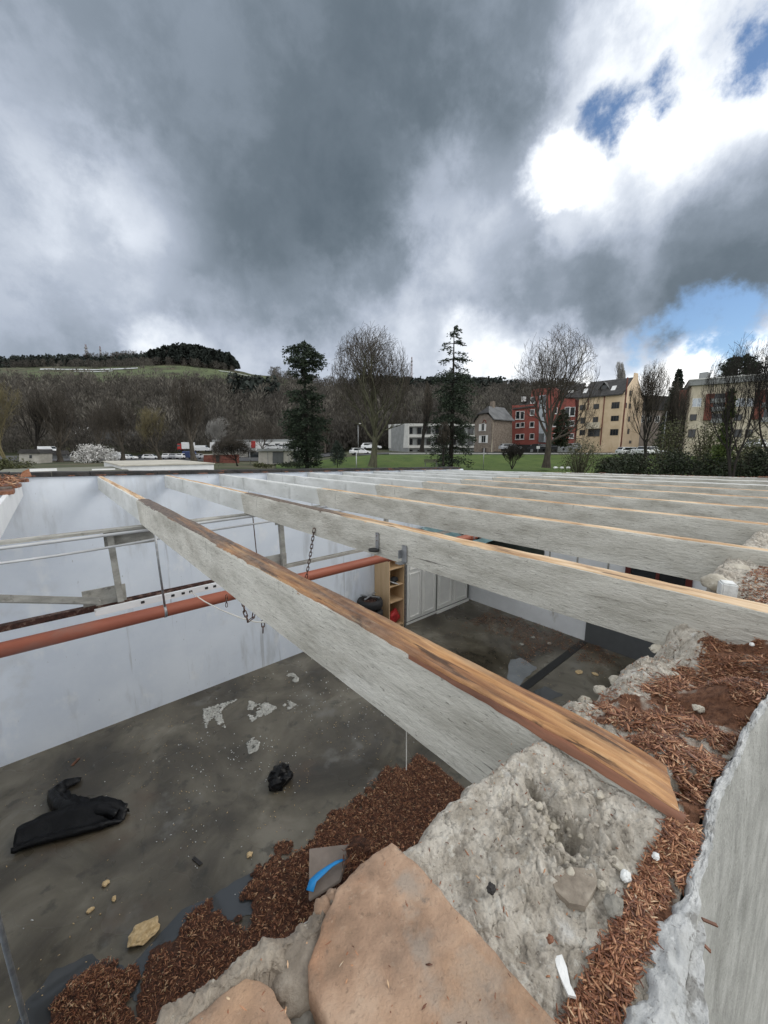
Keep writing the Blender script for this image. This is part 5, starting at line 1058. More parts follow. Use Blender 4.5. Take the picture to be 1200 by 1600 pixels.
# far woods on the hill: each wood one mass of many small trees
def wood(name, n, ufun, dfun, hrange, mat, seed, conif, per=26, hfun=None, s0=.15):
    rd = np.random.default_rng(seed); Vs = []; Fs = []; c = 0; B = []
    for i in range(n):
        u = ufun(rd); d = dfun(rd, u); p = gpt(u, d); h = rd.uniform(*hrange)*(hfun(u) if hfun else 1); B.append((p.x, p.y, p.z, h))
    B = np.array(B); n = len(B)
    if conif:
        s = rd.uniform(0, 1, (n, per)); az = rd.uniform(0, 6.283, (n, per)); rr = ((1-s)*.24+.05)*rd.uniform(.6, 1.3, (n, 1)); hh = B[:, 3:4]
        P = np.stack([B[:, 0:1]+np.cos(az)*rr*hh, B[:, 1:2]+np.sin(az)*rr*hh, B[:, 2:3]+(s0+s*(1-s0))*hh], -1).reshape(-1, 3); Dn = np.stack([np.cos(az), np.sin(az), -.2+0*az], -1).reshape(-1, 3); sz = np.repeat(B[:, 3]*.22, per)[:, None]
    else:
        s = rd.uniform(0, 1, (n, per)); az = rd.uniform(0, 6.283, (n, per)); hh = B[:, 3:4]; rr = np.sin(np.pi*np.clip(s*.8+.15, 0, 1))*.36*rd.uniform(.2, 1, (n, per))
        P = np.stack([B[:, 0:1]+np.cos(az)*rr*hh, B[:, 1:2]+np.sin(az)*rr*hh, B[:, 2:3]+(.05+s*.8)*hh], -1).reshape(-1, 3); Dn = np.stack([np.cos(az)*.5, np.sin(az)*.5, 1+0*az], -1).reshape(-1, 3); sz = np.repeat(B[:, 3]*.17, per)[:, None]
    r = rd; D_ = Dn+r.normal(0, .3, Dn.shape); D_ /= np.linalg.norm(D_, axis=1)[:, None]; S_ = np.cross(D_, r.normal(0, 1, D_.shape)); S_ /= np.linalg.norm(S_, axis=1)[:, None]; a = .5 if conif else .10
    V = np.stack([P-S_*sz*a*.3, P+D_*sz*.5+S_*sz*a*.7, P+D_*sz, P+D_*sz*.5-S_*sz*a], 1).reshape(-1, 3); F = np.arange(len(P))[:, None]*4+np.array([0, 1, 2, 3])[None]
    trunkV = []
    o = rawmesh(name, V, F, mat); o['kind'] = 'stuff'; return o
U = lambda a, b: (lambda r: r.uniform(a, b))
wood('leafless_wood', 2300, U(-480, 480), lambda r, u: r.uniform(165, 300), (7, 13), m_wood1, 1, False, 100)
wood('leafless_wood', 1500, U(430, 980), lambda r, u: r.uniform(170, 540), (8, 15), m_wood1, 2, False, 90)
wood('leafless_wood', 1000, U(-480, 250), lambda r, u: r.uniform(462+min(60, max(0, 40-u*.2)), 570), (7, 12), m_wood1, 3, False, 80)
wood('leafless_wood', 160, U(150, 275), lambda r, u: r.uniform(540, 605), (12, 20), m_wood1, 13, False, 80)
wood('hedge_line', 60, U(60, 440), lambda r, u: 412+18*math.sin(u*.05)+r.uniform(0, 6), (3, 6), m_wood1, 14, False, 50)
wood('hedge_line', 70, U(150, 440), lambda r, u: 440+10*math.sin(u*.03)+r.uniform(0, 6), (3, 6), m_wood1, 15, False, 50)
wood('pine_wood', 150, U(228, 378), lambda r, u: r.uniform(515, 600), (15, 28), m_wood2, 4, True, 260, lambda u: float(np.interp(u, [228, 262, 300, 335, 365, 378], [.35, .75, 1, .95, .75, .45])), .32)
wood('leafless_wood', 240, U(225, 372), lambda r, u: r.uniform(500, 560), (6, 12), m_wood1, 18, False, 80)
wood('leafless_wood', 260, U(-120, 900), lambda r, u: r.uniform(160, 330), (11, 17), m_twig, 17, False, 120)
wood('pine_wood', 1100, U(-480, 240), lambda r, u: r.uniform(500, 610), (8, 15), m_wood2, 5, True, 60)
wood('pine_wood', 300, U(560, 780), lambda r, u: r.uniform(420, 580), (10, 18), m_wood2, 6, True, 60)
wood('pine_wood', 60, U(370, 440), lambda r, u: r.uniform(230, 300), (9, 15), m_wood2, 7, True, 70)
wood('leafless_wood', 700, U(980, 1500), lambda r, u: r.uniform(180, 540), (8, 14), m_wood1, 19, False, 70)
wood('pine_wood', 120, U(780, 1100), lambda r, u: r.uniform(300, 560), (8, 14), m_wood2, 8, True, 60)
wood('leafless_wood', 420, U(430, 700), lambda r, u: r.uniform(125, 170), (8, 13), m_wood1, 9, False, 130)
wood('leafless_wood', 600, U(-480, 420), lambda r, u: r.uniform(140, 180), (6, 11), m_wood1, 10, False, 130)

# ------------------------------------------------------------------ buildings
class Facade:
    """a vertical wall between two ground points measured in the photograph"""
    def __init__(s, u0, d0, u1, d1, vb0=700, vb1=700):
        s.a = PD(u0, vb0, d0); s.b = PD(u1, vb1, d1); s.a.z = s.b.z = 0; d = s.b-s.a; s.L = d.length; s.e = d.normalized(); s.n = Vector((s.e.y, -s.e.x, 0))
        if s.n.dot(-s.a) < 0: s.n = -s.n
    def st(s, u, v):
        """distance along the wall and height of a pixel"""
        r = ray(u, v); t = (s.a-EYE).dot(s.n)/r.dot(s.n); p = EYE+r*t; return (p-s.a).dot(s.e), p.z
    def pt(s, x, z, off=0.): return s.a+s.e*x+s.n*off+Vector((0, 0, z))
    def box(s, mb, x0, z0, x1, z1, o0, o1): mb.prism([s.pt(x0, z0, o0), s.pt(x1, z0, o0), s.pt(x1, z1, o0), s.pt(x0, z1, o0)], s.n*(o1-o0)); return mb
    def poly(s, px, o0, o1, mb=None):
        mb = mb or MB(); P = [s.pt(*s.st(u, v), o0) for u, v in px]; return mb.prism(P, s.n*(o1-o0))
    def window(s, px, parent, frame, pane, fw=.07, bars=1, name='window', sill=None, rec=.0):
        (x0, z1), (x1, z0) = s.st(px[0], px[1]), s.st(px[2], px[3]); x0, x1 = min(x0, x1), max(x0, x1); mb = MB()
        s.box(mb, x0, z0, x1, z0+fw, .004, .05); s.box(mb, x0, z1-fw, x1, z1, .004, .05); s.box(mb, x0, z0+fw, x0+fw, z1-fw, .004, .05); s.box(mb, x1-fw, z0+fw, x1, z1-fw, .004, .05)
        for i in range(bars): c = x0+(x1-x0)*(i+1)/(bars+1); s.box(mb, c-fw*.4, z0+fw, c+fw*.4, z1-fw, .006, .045)
        w_ = mb.build(name, frame, parent); m2 = MB(); s.box(m2, x0+fw*.5, z0+fw*.5, x1-fw*.5, z1-fw*.5, .003, .02); m2.build('pane', pane, w_)
        if sill: m3 = MB(); s.box(m3, x0-.1, z0-.12, x1+.1, z0-.01, .004, .12); m3.build('sill', sill, w_)
        return w_
def zz(px, off, sc): return [(off[0]+a/sc, off[1]+b/sc) for a, b in px]
def zr(q, off, sc): return (off[0]+q[0]/sc, off[1]+q[1]/sc, off[0]+q[2]/sc, off[1]+q[3]/sc)
m_slate = M('dark slate roof', [(0, (.025, .024, .024)), (1, (.062, .058, .056))], 1.4, rough=.75, bump=.3, bscale=4, bdist=.05)
m_slate2 = M('grey zinc roof', [(0, (.065, .068, .07)), (1, (.13, .134, .14))], .8, (1, 1, 1), rough=.75, bump=.2)
m_redw = M('red painted wall', [(0, (.21, .058, .046)), (1, (.29, .085, .068))], .8, rough=.85, bump=.05)
m_yel = M('cream yellow wall', [(0, (.50, .385, .25)), (1, (.61, .48, .33))], .6, rough=.85, bump=.05, spots=[((.40, .27, .15), .8, .58, .15, .5, (1, 1, .3))])
m_pink = M('pale apricot gable wall', [(0, (.60, .46, .31)), (1, (.72, .57, .41))], .6, rough=.85, bump=.05, spots=[((.40, .28, .18), 1, .6, .15, .5, (1, 1, .25))])
m_cream = M('pale stone cladding', [(0, (.42, .37, .28)), (1, (.58, .52, .41))], .9, rough=.85, bump=.05, spots=[((.26, .24, .19), .7, .58, .12, .4, S1)])
m_redbrick = M('red brick pilaster', [(0, (.11, .034, .025)), (1, (.19, .068, .05))], 2, rough=.85, bump=.1)
m_stonew = M('brown rubble wall', [(0, (.13, .105, .085)), (1, (.27, .225, .185))], 2.2, rough=.9, bump=.5, bscale=3, bdist=.05)
m_stonew2 = M('brown plaster wall', [(0, (.17, .14, .12)), (1, (.25, .215, .185))], 1, rough=.9, bump=.1)
m_offw = plain('off white concrete', (.55, .55, .53), .8, .1, .7)
m_beige = plain('beige garage wall', (.42, .40, .36), .8, .15, .8)
m_greyw = plain('grey base wall', (.24, .25, .25), .8, .15, .7)
m_frame = plain('white window frame', (.68, .68, .67), .5, .06)
m_framed = plain('dark window frame', (.05, .04, .035), .5, .2)
m_shut = plain('pale blue shutter', (.50, .54, .60), .6, .08)
Z6 = ((790, 560), 5.4545); Z7 = ((1000, 540), 6.0); Z8 = ((560, 620), 4.8)
# yellow apartment building
F1 = Facade(899, 86, 966, 80); F2 = Facade(966, 80, 995, 85)
t = thing('yellow_apartment_building', 'cream yellow apartment building with dark roof and tall stepped gable', 'building', tuple(F1.b)); zb = 3.0
z_e0 = F1.st(899, 622)[1]; z_e1 = F1.st(966, 616)[1]; ze = (z_e0+z_e1)/2; dpt = F2.L; nb = F2.e
B0 = [F1.a, F1.b, F2.b, F2.b+(F1.a-F1.b)]
MB().prism([Vector((q.x, q.y, zb)) for q in (F1.a, F1.b, F1.b+nb*(dpt-.1), F1.a+nb*(dpt-.1))], (0, 0, ze-zb)).build('wall', m_yel, t)
pk = F2.st(980.5, 581)[1]; mid = F2.L*.5
g = MB(); prof_ = [(0, zb), (F2.L, zb), (F2.L, F2.st(994, 620)[1]), (F2.L*.62, pk-1.2), (F2.L*.58, pk+.1), (F2.L*.42, pk+.1), (F2.L*.40, pk-1.0), (0, ze+.1)]
g.prism([F2.pt(x, z, .0) for x, z in prof_], F2.n*.25).build('gable_wall', m_pink, t)
rid = F2.a+nb*mid; ea = .45
def roofslab(P, th, mat, parent, name='roof'): return MB().prism(P, (0, 0, th)).build(name, mat, parent)
zr_ = pk-.9
A0 = F1.a+F1.n*ea; A1 = F1.b+F1.n*ea; C0 = F1.a+nb*mid; C1 = F1.b+nb*mid; E0 = F1.a+nb*(dpt+ea); E1 = F1.b+nb*(dpt+ea)
V3 = lambda q, z: Vector((q.x, q.y, z))
roofslab([V3(A0, ze-.2), V3(A1-F1.e*.1, ze-.2), V3(C1-F1.e*.1, zr_), V3(C0, zr_)], .25, m_slate, t); roofslab([V3(E0, ze-.3), V3(E1-F1.e*.1, ze-.3), V3(C1-F1.e*.1, zr_), V3(C0, zr_)], .25, m_slate, t)
for q in [(905, 375, 968, 425), (900, 490, 963, 533), (893, 603, 958, 655)]: F1.window(zr(q, *Z6), t, m_framed, m_glassd, .08, 2)
for q in [(750, 390, 795, 430), (745, 500, 787, 548), (635, 398, 680, 440), (640, 505, 678, 555), (632, 610, 675, 655), (705, 605, 800, 665)]: F1.window(zr(q, *Z6), t, m_framed, m_glassd, .08, 1)
bal = zr((705, 550, 815, 598), *Z6); (x0, z1), (x1, z0) = F1.st(bal[0], bal[1]), F1.st(bal[2], bal[3])
mb = MB(); F1.box(mb, x0, z0, x1, z0+.2, .003, 1.2); F1.box(mb, x0, z0+.2, x1, z1, 1.1, 1.2); mb.build('balcony', m_cream, t)
for u, v0, v1 in ((899+46, 619, 695), (899+21, 620, 640)): x, z = F1.st(u, v0); x2, z2 = F1.st(u, v1); mb = MB(); F1.box(mb, x-.08, z2, x+.08, z, .003, .15); mb.build('downpipe', m_redbrick, t)
for q in [(1008, 265, 1020, 315), (1045, 275, 1058, 320), (1008, 378, 1018, 425), (1040, 385, 1053, 430), (1035, 495, 1047, 540), (1028, 600, 1040, 645), (1042, 700, 1058, 725)]:
    r_q = zr(q, *Z6); (x0, z1), (x1, z0) = F2.st(r_q[0], r_q[1]), F2.st(r_q[2], r_q[3]); mb = MB(); F2.box(mb, x0, z0, x1, z1, .252, .30); w_ = mb.build('window', m_framed, t)
x, z = F2.st(978, 590); mb = MB(); F2.box(mb, x-.12, zb+1, x+.12, z, .252, .42); mb.build('downpipe', m_redbrick, t)
# dormer and roof windows
def dormer(F, u0, u1, vtop, vbot, parent, mat, roofm, tri=True, fr=m_frame):
    (x0, z0), (x1, _), (_, z1) = F.st(u0, vbot), F.st(u1, vbot), F.st((u0+u1)/2, vtop); c = (x0+x1)/2; mb = MB()
    P = [(x0, z0), (x1, z0), (c, z1)] if tri else [(x0, z0), (x1, z0), (x1, z1), (x0, z1)]
    d = mb.prism([F.pt(x, z, -1.6) for x, z in P], F.n*-2.2).build('dormer', mat, parent)
    if tri:
        for a, b in (((x0-.25, z0), (c, z1+.1)), ((c, z1+.1), (x1+.25, z0))): MB().prism([F.pt(a[0], a[1], -1.2), F.pt(b[0], b[1], -1.2), F.pt(b[0], b[1], -3.8), F.pt(a[0], a[1], -3.8)], (0, 0, .14)).build('dormer_roof', roofm, d)
    m2 = MB(); F.box(m2, c-.55, z0+.25, c+.55, min(z1-.5, z0+1.6) if tri else z1-.25, -1.598, -1.55); m2.build('window', m_glassd if tri else fr, d)
    return d
dormer(F1, 929, 950, 597, 613, t, m_slate, m_slate2)
for q in ((885, 255, 920, 280), (645, 280, 675, 305)):
    r_q = zr(q, *Z6); (x0, z1), (x1, z0) = F1.st(r_q[0], r_q[1]), F1.st(r_q[2], r_q[3]); k = (zr_-ze)/(mid+ea); P = []
    for x, z in ((x0, z0), (x1, z0), (x1+.1, z1), (x0+.1, z1)): P.append(F1.pt(x, z, 0))
    o_ = -((z0+z1)/2-ze+.2)/k+ea; MB().prism([F1.pt(x0, ze-.2+(ea-o_)*k*.0+(z0-ze)+.0+.35, o_+.5), F1.pt(x1, (z0-ze)+ze+.15, o_+.5), F1.pt(x1, z1+.55, o_-.6), F1.pt(x0, z1+.55, o_-.6)], (0, 0, .12)).build('roof_window', m_frame, t)
# red apartment building
F3 = Facade(800, 95.5, 899, 86.05)
t = thing('red_apartment_building', 'red apartment building with a grey glazed stair tower', 'building', tuple((F3.a+F3.b)/2))
ztop = F3.st(899, 622)[1]; D_ = nb*10
def fpoly(F, px, o0, o1, name, mat): return F.poly([zz([q], *Z6)[0] for q in px], o0, o1).build(name, mat, t)
F3.poly(zz([(55, 735), (592, 735), (592, 345), (480, 340), (480, 290), (420, 250), (300, 255), (225, 268), (205, 395), (55, 400)], *Z6), -.02, -9.5).build('wall', m_redw, t)
F3.poly(zz([(55, 800), (592, 800), (592, 737), (55, 737)], *Z6), -.05, -9.4).build('base_wall', m_greyw, t)
tw = F3.poly(zz([(290, 715), (345, 715), (345, 312), (290, 320)], *Z6), .0, .5).build('stair_tower', plain('pale grey stair panel', (.34, .37, .40), .6), t)
for q in [(318, 325, 345, 395), (318, 470, 345, 500), (290, 640, 330, 712)]:
    (x0, z1), (x1, z0) = F3.st(*zz([q[:2]], *Z6)[0]), F3.st(*zz([q[2:]], *Z6)[0]); mb = MB(); F3.box(mb, x0, z0, x1, z1, .502, .56); mb.build('pane', m_glassd, tw)
for q in [(88, 450, 120, 518), (128, 450, 158, 518), (88, 550, 122, 590), (130, 545, 160, 585), (85, 645, 120, 690), (126, 642, 157, 688), (210, 435, 245, 485), (207, 540, 243, 587), (207, 640, 243, 687), (215, 330, 250, 380), (410, 420, 440, 470), (405, 530, 437, 580), (505, 415, 545, 490), (550, 415, 590, 490), (545, 640, 580, 680), (510, 530, 545, 575), (550, 530, 585, 575), (405, 640, 440, 690)]:
    F3.window(zr(q, *Z6), t, m_frame, m_glassd, .10, 0, sill=m_frame)
k = F3
roofslab([k.pt(-.3, ztop-1.6, .3), k.pt(5.2, ztop-1.3, .3), k.pt(5.2, ztop+2.2, -5.5), k.pt(1.5, ztop+1.2, -5.5)], .22, m_slate, t)
zrr = F3.st(899, 588)[1]
roofslab([k.pt(4.6, ztop+1.1, -.6), k.pt(k.L, ztop-.1, .4), k.pt(k.L, zr_, -mid), k.pt(4.8, zr_-.6, -mid)], .24, m_slate, t)
for u, v in ((795+19, 618), (795+24, 628)):
    pass
d = dormer(F3, 880, 896, 607, 621, t, m_slate, m_slate, False); dormer(F3, 811, 817, 617, 628, t, m_slate, m_slate, False)
for x in (6, 10.5): MB().bb(0, 0, 0, .01, .01, .01)
for x, w_ in ((k.L*.55, 5.5), (k.L*.2, 3.2)): mb = MB(); F3.box(mb, x-w_/2, 3.3, x+w_/2, 5.2, -.048, .02); mb.build('garage_opening', m_black, t)
# right apartment building
F4 = Facade(1069, 72, 1330, 60.5)
t = thing('right_apartment_building', 'pale stone apartment building with red brick pilasters at the right edge', 'building', tuple((F4.a+F4.b)/2))
nr = -F4.n
zt4 = F4.st(1069, 604)[1]; zt5 = F4.st(1200, 597)[1]
MB().prism([V3(F4.a, 2), V3(F4.b, 2), V3(F4.b+nr*12, 2), V3(F4.a+nr*12, 2)], (0, 0, zt4-2)).build('wall', m_cream, t)
MB().prism([V3(F4.a-F4.e*.5+F4.n*.6, zt4+.02), V3(F4.b+F4.n*.6, zt4+.02), V3(F4.b+nr*12.5, zt4+.02), V3(F4.a-F4.e*.5+nr*12.5, zt4+.02)], (0, 0, .9)).build('roof', m_greyw, t)
MB().prism([V3(F4.a-F4.e*.6+F4.n*.7, zt4+.93), V3(F4.b+F4.n*.7, zt4+.93), V3(F4.b+nr*12.6, zt4+.93), V3(F4.a-F4.e*.6+nr*12.6, zt4+.93)], (0, 0, .18)).build('roof_edge', m_offw, t)
for q in [(372, 420, 412, 695), (622, 455, 664, 700), (800, 440, 850, 690), (1088, 420, 1145, 690)]:
    r_q = zr(q, *Z7); (x0, z1), (x1, z0) = F4.st(r_q[0], r_q[1]), F4.st(r_q[2], r_q[3]); mb = MB(); F4.box(mb, x0, z0, x1, z1, .002, .35); mb.build('pilaster', m_redbrick, t)
for q in [(670, 455, 795, 520), (670, 545, 795, 600), (670, 640, 795, 710), (1150, 440, 1290, 560), (1150, 600, 1290, 700)]:
    r_q = zr(q, *Z7); (x0, z1), (x1, z0) = F4.st(r_q[0], r_q[1]), F4.st(r_q[2], r_q[3]); mb = MB(); F4.box(mb, x0, z0, x1, z1, .002, .06); b2 = mb.build('balcony_opening', m_glassd, t); mb = MB(); F4.box(mb, x0, z0-.25, x1, z0+.5, .062, .5); mb.build('railing', m_greyw, b2)
for q, m in [((495, 495, 572, 572), m_shut), ((470, 645, 528, 702), m_glassd), ((455, 785, 515, 862), m_glassd), ((900, 495, 980, 570), m_shut), ((1000, 495, 1060, 570), m_shut), ((880, 645, 950, 705), m_glassd), ((880, 785, 950, 860), m_glassd), ((990, 785, 1050, 860), m_glassd)]: F4.window(zr(q, *Z7), t, m_frame if m is m_shut else m_framed, m, .08, 1)
mb = MB(); c = F4.pt(F4.st(1103, 590)[0], zt4+1.12, -3); mb.box(c+Vector((0, 0, .7)), (2, 1.2, 1.4)); mb.build('chimney', m_greyw, t)
# brown building behind the spruce
F5 = Facade(990, 120, 1072, 112); t = thing('brown_roof_house', 'pale house with a wide dark brown roof behind the birch', 'building', tuple((F5.a+F5.b)/2))
F5.poly([(992, 702), (1070, 702), (1070, 640), (992, 640)], 0, -10).build('wall', m_stonew2, t); F5.poly([(988, 641), (1074, 641), (1074, 620), (990, 618)], .6, -10.5).build('roof', m_slate, t)
for u in (1000, 1012, 1024): F5.window((u, 650, u+6, 660), t, m_frame, m_glassd, .12, 1)
# stone house
F6 = Facade(741, 92, 769, 85); F7 = Facade(769, 85, 800, 90)
t = thing('stone_house', 'brown stone house with grey half hipped roof and white shutters', 'house', tuple(F6.b)); P6 = lambda l: zz(l, *Z8)
F6.poly(P6([(872, 415), (1004, 415), (1004, 168), (965, 128), (910, 128), (872, 185)]), 0, -.3).build('gable_wall', m_stonew2, t)
F7.poly(P6([(1005, 410), (1152, 410), (1152, 170), (1005, 170)]), 0, -.3).build('side_wall', m_stonew, t)
zb = F6.st(741, 706)[1]
MB().prism([V3(F6.a+F7.e*.35, zb), V3(F6.b+F7.e*.35-F7.n*.35, zb), V3(F7.b-F7.n*.35, zb), V3(F7.b-F7.n*F6.L, zb)], (0, 0, F6.st(769, 655.5)[1]-zb-.2)).build('rear_wall', m_stonew, t)
zeR = F7.st(769, 654.5)[1]; zrd = F6.st(760, 634.5)[1]; mid6 = F6.L*.5; e6 = F6.e; e7 = F7.e
c0 = F6.a+e6*mid6; hip = c0+e7*1.6
def P3(q, z): return Vector((q.x, q.y, z))
roofslab([P3(F6.b+e6*.5-e7*.4, zeR-.2), P3(F7.b+e6*.5, zeR-.2), P3(F7.b-e6*mid6, zrd), P3(hip, zrd), P3(F6.b-e6*mid6*.42-e7*.4, zeR+(zrd-zeR)*.45)], .2, m_slate2, t)
roofslab([P3(F6.a-e6*.5-e7*.4, zeR-.2), P3(F6.a-e6*.5+e7*F7.L, zeR-.2), P3(F7.b-e6*mid6, zrd), P3(hip, zrd), P3(F6.a+e6*mid6*.42-e7*.4, zeR+(zrd-zeR)*.45)], .2, m_slate, t)
roofslab([P3(F6.b-e6*mid6*.42-e7*.5, zeR+(zrd-zeR)*.45+.02), P3(hip, zrd+.02), P3(F6.a+e6*mid6*.42-e7*.5, zeR+(zrd-zeR)*.45+.02)], .2, m_slate, t)
MB().box(c0+e7*3+Vector((0, 0, zrd+.5)), (.8, .8, 1.6)).build('chimney', m_stonew, t)
for q in [(927, 200, 945, 256), (925, 290, 955, 345)]: F6.window(zr(q, *Z8), t, m_frame, m_glassd, .08, 1, sill=m_stonew)
for q in [(906, 206, 921, 256), (946, 206, 957, 256), (906, 291, 921, 346), (956, 288, 970, 346)]:
    (x0, z1), (x1, z0) = F6.st(*zz([q[:2]], *Z8)[0]), F6.st(*zz([q[2:]], *Z8)[0]); mb = MB(); F6.box(mb, x0, z0, x1, z1, .003, .06); mb.build('shutter', m_frame, t)
(x0, z0) = F6.st(757, 661); MB().tube([F6.pt(x0-.7, z0, .05), F6.pt(x0-.45, z0+.5, .05), F6.pt(x0, z0+.7, .05), F6.pt(x0+.45, z0+.5, .05), F6.pt(x0+.7, z0, .05)], .12, 6).build('window_arch', m_redbrick, t)
mb = MB(); F6.box(mb, F6.L-.25, zb, F6.L+.02, zeR-.1, .003, .06); mb.build('corner_quoin', m_cream, t)
mb = MB(); F6.box(mb, 0, zb, F6.L-.3, zb+1.7, .003, .08); mb.build('base_wall', m_stonew, t)
# white office block
F8 = Facade(607, 118, 637, 104); F9 = Facade(637.2, 104, 775, 116)
t = thing('white_office_block', 'white two storey office block with dark window bands behind the lawn', 'building', tuple(F8.b))
F8.poly(P6([(226, 385), (374, 383), (374, 200), (226, 208)]), 0, -.3).build('end_wall', m_offw, t)
F9.poly(P6([(376, 418), (1030, 412), (1030, 210), (376, 202)]), -.25, -11).build('wall', m_greyw, t)
for y0, y1 in ((200, 222), (282, 305), (364, 385)): F9.poly(P6([(373, y1), (1032, y1-4), (1032, y0+6), (373, y0)]), -.24, .25).build('white_band', m_offw, t)
F8.poly(P6([(228, 424), (374, 424), (374, 386), (228, 386)]), -.05, -.35).build('base_wall', m_greyw, t)
for y0, y1 in ((229, 279), (314, 360)):
    for x in (376, 442, 512, 577, 640, 700, 760, 830, 900, 960): F9.window(zr((x, y0, x+30, y1), *Z8), t, m_framed, m_glassd, .09, 0) if True else None
for x in (378, 445, 515, 580): F9.window(zr((x, 397, x+28, 408), *Z8), t, m_framed, m_glassd, .06, 0)
for q in [(274, 232, 284, 284), (274, 316, 284, 366), (246, 396, 258, 410), (306, 396, 320, 412)]: F8.window(zr(q, *Z8), t, m_framed, m_glassd, .06, 0)
# grey garages, shop, sheds
F10 = Facade(404, 70, 490, 72); t = thing('garage_row', 'low grey garage row with dark doors at the lawn edge', 'garage', tuple((F10.a+F10.b)/2))
F10.poly([(404, 726), (490, 724), (490, 703), (404, 704)], 0, -6).build('wall', m_beige, t); F10.poly([(402, 705), (492, 704), (492, 700.5), (402, 701)], .5, -6.5).build('roof', m_greyw, t)
for (u0, u1, m) in ((426, 443, m_greyp), (458.5, 464.5, m_greyp), (466.5, 473, m_greyp), (477, 488, m_beige)): F10.poly([(u0, 724), (u1, 724), (u1, 706), (u0, 706)], .003, .08).build('door', m, t)
for u in (419, 452): (x, z) = F10.st(u, 725); mb = MB(); F10.box(mb, x-.06, z-.2, x+.06, z+2.2, .003, .05); mb.build('post', m_greyw, t)
F11 = Facade(330, 128, 470, 120); t = thing('shop_building', 'low shop building with white fascia and small red sign boards', 'building', tuple((F11.a+F11.b)/2))
F11.poly([(330, 718), (470, 718), (470, 700), (330, 700)], -.4, -14).build('wall', m_beige, t); F11.poly([(328, 704), (472, 704), (472, 690), (328, 691)], 0, -14.5).build('fascia', m_frame, t); F11.poly([(328, 691), (472, 690), (472, 686), (328, 687)], -1, -14).build('roof', m_greyw, t)
F11.poly([(393, 700), (399, 700), (399, 689), (393, 689)], .003, .25).build('red_sign', m_redcloth, t); F11.poly([(387, 718), (406, 718), (406, 706), (387, 706)], -.397, -.3).build('shop_window', m_glassd, t)
for u in (340, 352, 364, 376, 412, 430, 448): F11.poly([(u, 695.5), (u+7, 695.5), (u+7, 693), (u, 693)], .003, .08).build('fascia_window', m_glassd, t)
F12 = Facade(318, 84, 372, 82); t = thing('brick_garden_wall', 'low pinkish brick wall behind the fruit tree', 'wall', tuple((F12.a+F12.b)/2)); F12.poly([(318, 724), (372, 724), (372, 710), (318, 711)], 0, -.4).build('masonry', m_redbrick, t); F12.poly([(317, 711), (373, 710), (373, 708.6), (317, 709.6)], .05, -.45).build('coping', m_beige, t); F12.poly([(338, 722), (343, 722), (343, 711.5), (338, 711.5)], .003, .06).build('door', m_black, t)
F13 = Facade(150, 165, 238, 160); t = thing('long_roof_building', 'long low building with grey roof among the trees', 'building', tuple((F13.a+F13.b)/2))
F13.poly([(140, 705), (238, 705), (238, 686), (140, 686)], 0, -9).build('wall', m_greyp, t); F13.poly([(136, 687), (240, 687), (240, 675), (155, 675)], 1, -10).build('roof', m_slate2, t)
for i, u in enumerate((128, 134, 140, 146)):
    F13.poly([(u, 688), (u+1.6, 688), (u+1.2, 671-i % 2*3), (u+.4, 671-i % 2*3)], 3, 2.5).build('vent_pipe', m_frame, t)
for k_, (u0, u1, d, v0, v1, lab) in enumerate(((30, 62, 80, 708, 724, 'small beige house under a dark roof at the left'), (110, 140, 95, 711, 722, 'tiny beige outbuilding left of the blossom bush'), (64, 92, 110, 710, 722, 'dark low shed under the white caravan'))):
    F_ = Facade(u0, d, u1, d+1); t = thing('small_house', lab, 'house', tuple(F_.a)); F_.poly([(u0, v1), (u1, v1), (u1, v0), (u0, v0)], 0, -5).build('wall', m_beige if k_ < 2 else m_greyp, t)
    F_.poly([(u0-2, v0+.5), (u1+2, v0+.5), (u1-2, v0-6), (u0+3, v0-6)], .4, -5.4).build('roof', m_slate, t); F_.poly([((u0+u1)/2, v0+8), ((u0+u1)/2+4, v0+8), ((u0+u1)/2+4, v0+3), ((u0+u1)/2, v0+3)], .003, .06).build('window', m_glassd, t)
# dark low wall with white coping along the lawn
for i, (u0, d0, u1, d1, lab) in enumerate(((608, 74.3, 760, 74.3, 'low dark wall with white coping behind the lawn, left length'), (762, 74.3, 1000, 74.3, 'low dark wall with white coping behind the lawn, right length'))):
    F_ = Facade(u0, d0, u1, d1); t = thing('low_wall', lab, 'wall', tuple(F_.a)); z0 = F_.st((u0+u1)/2, 711.5)[1]; mb = MB(); F_.box(mb, 0, z0-.8, F_.L, z0+.25, 0, .3); mb.build('masonry', m_greyp, t); mb = MB(); F_.box(mb, 0, z0+.253, F_.L, z0+.42, -.03, .34); mb.build('coping', m_offw, t)

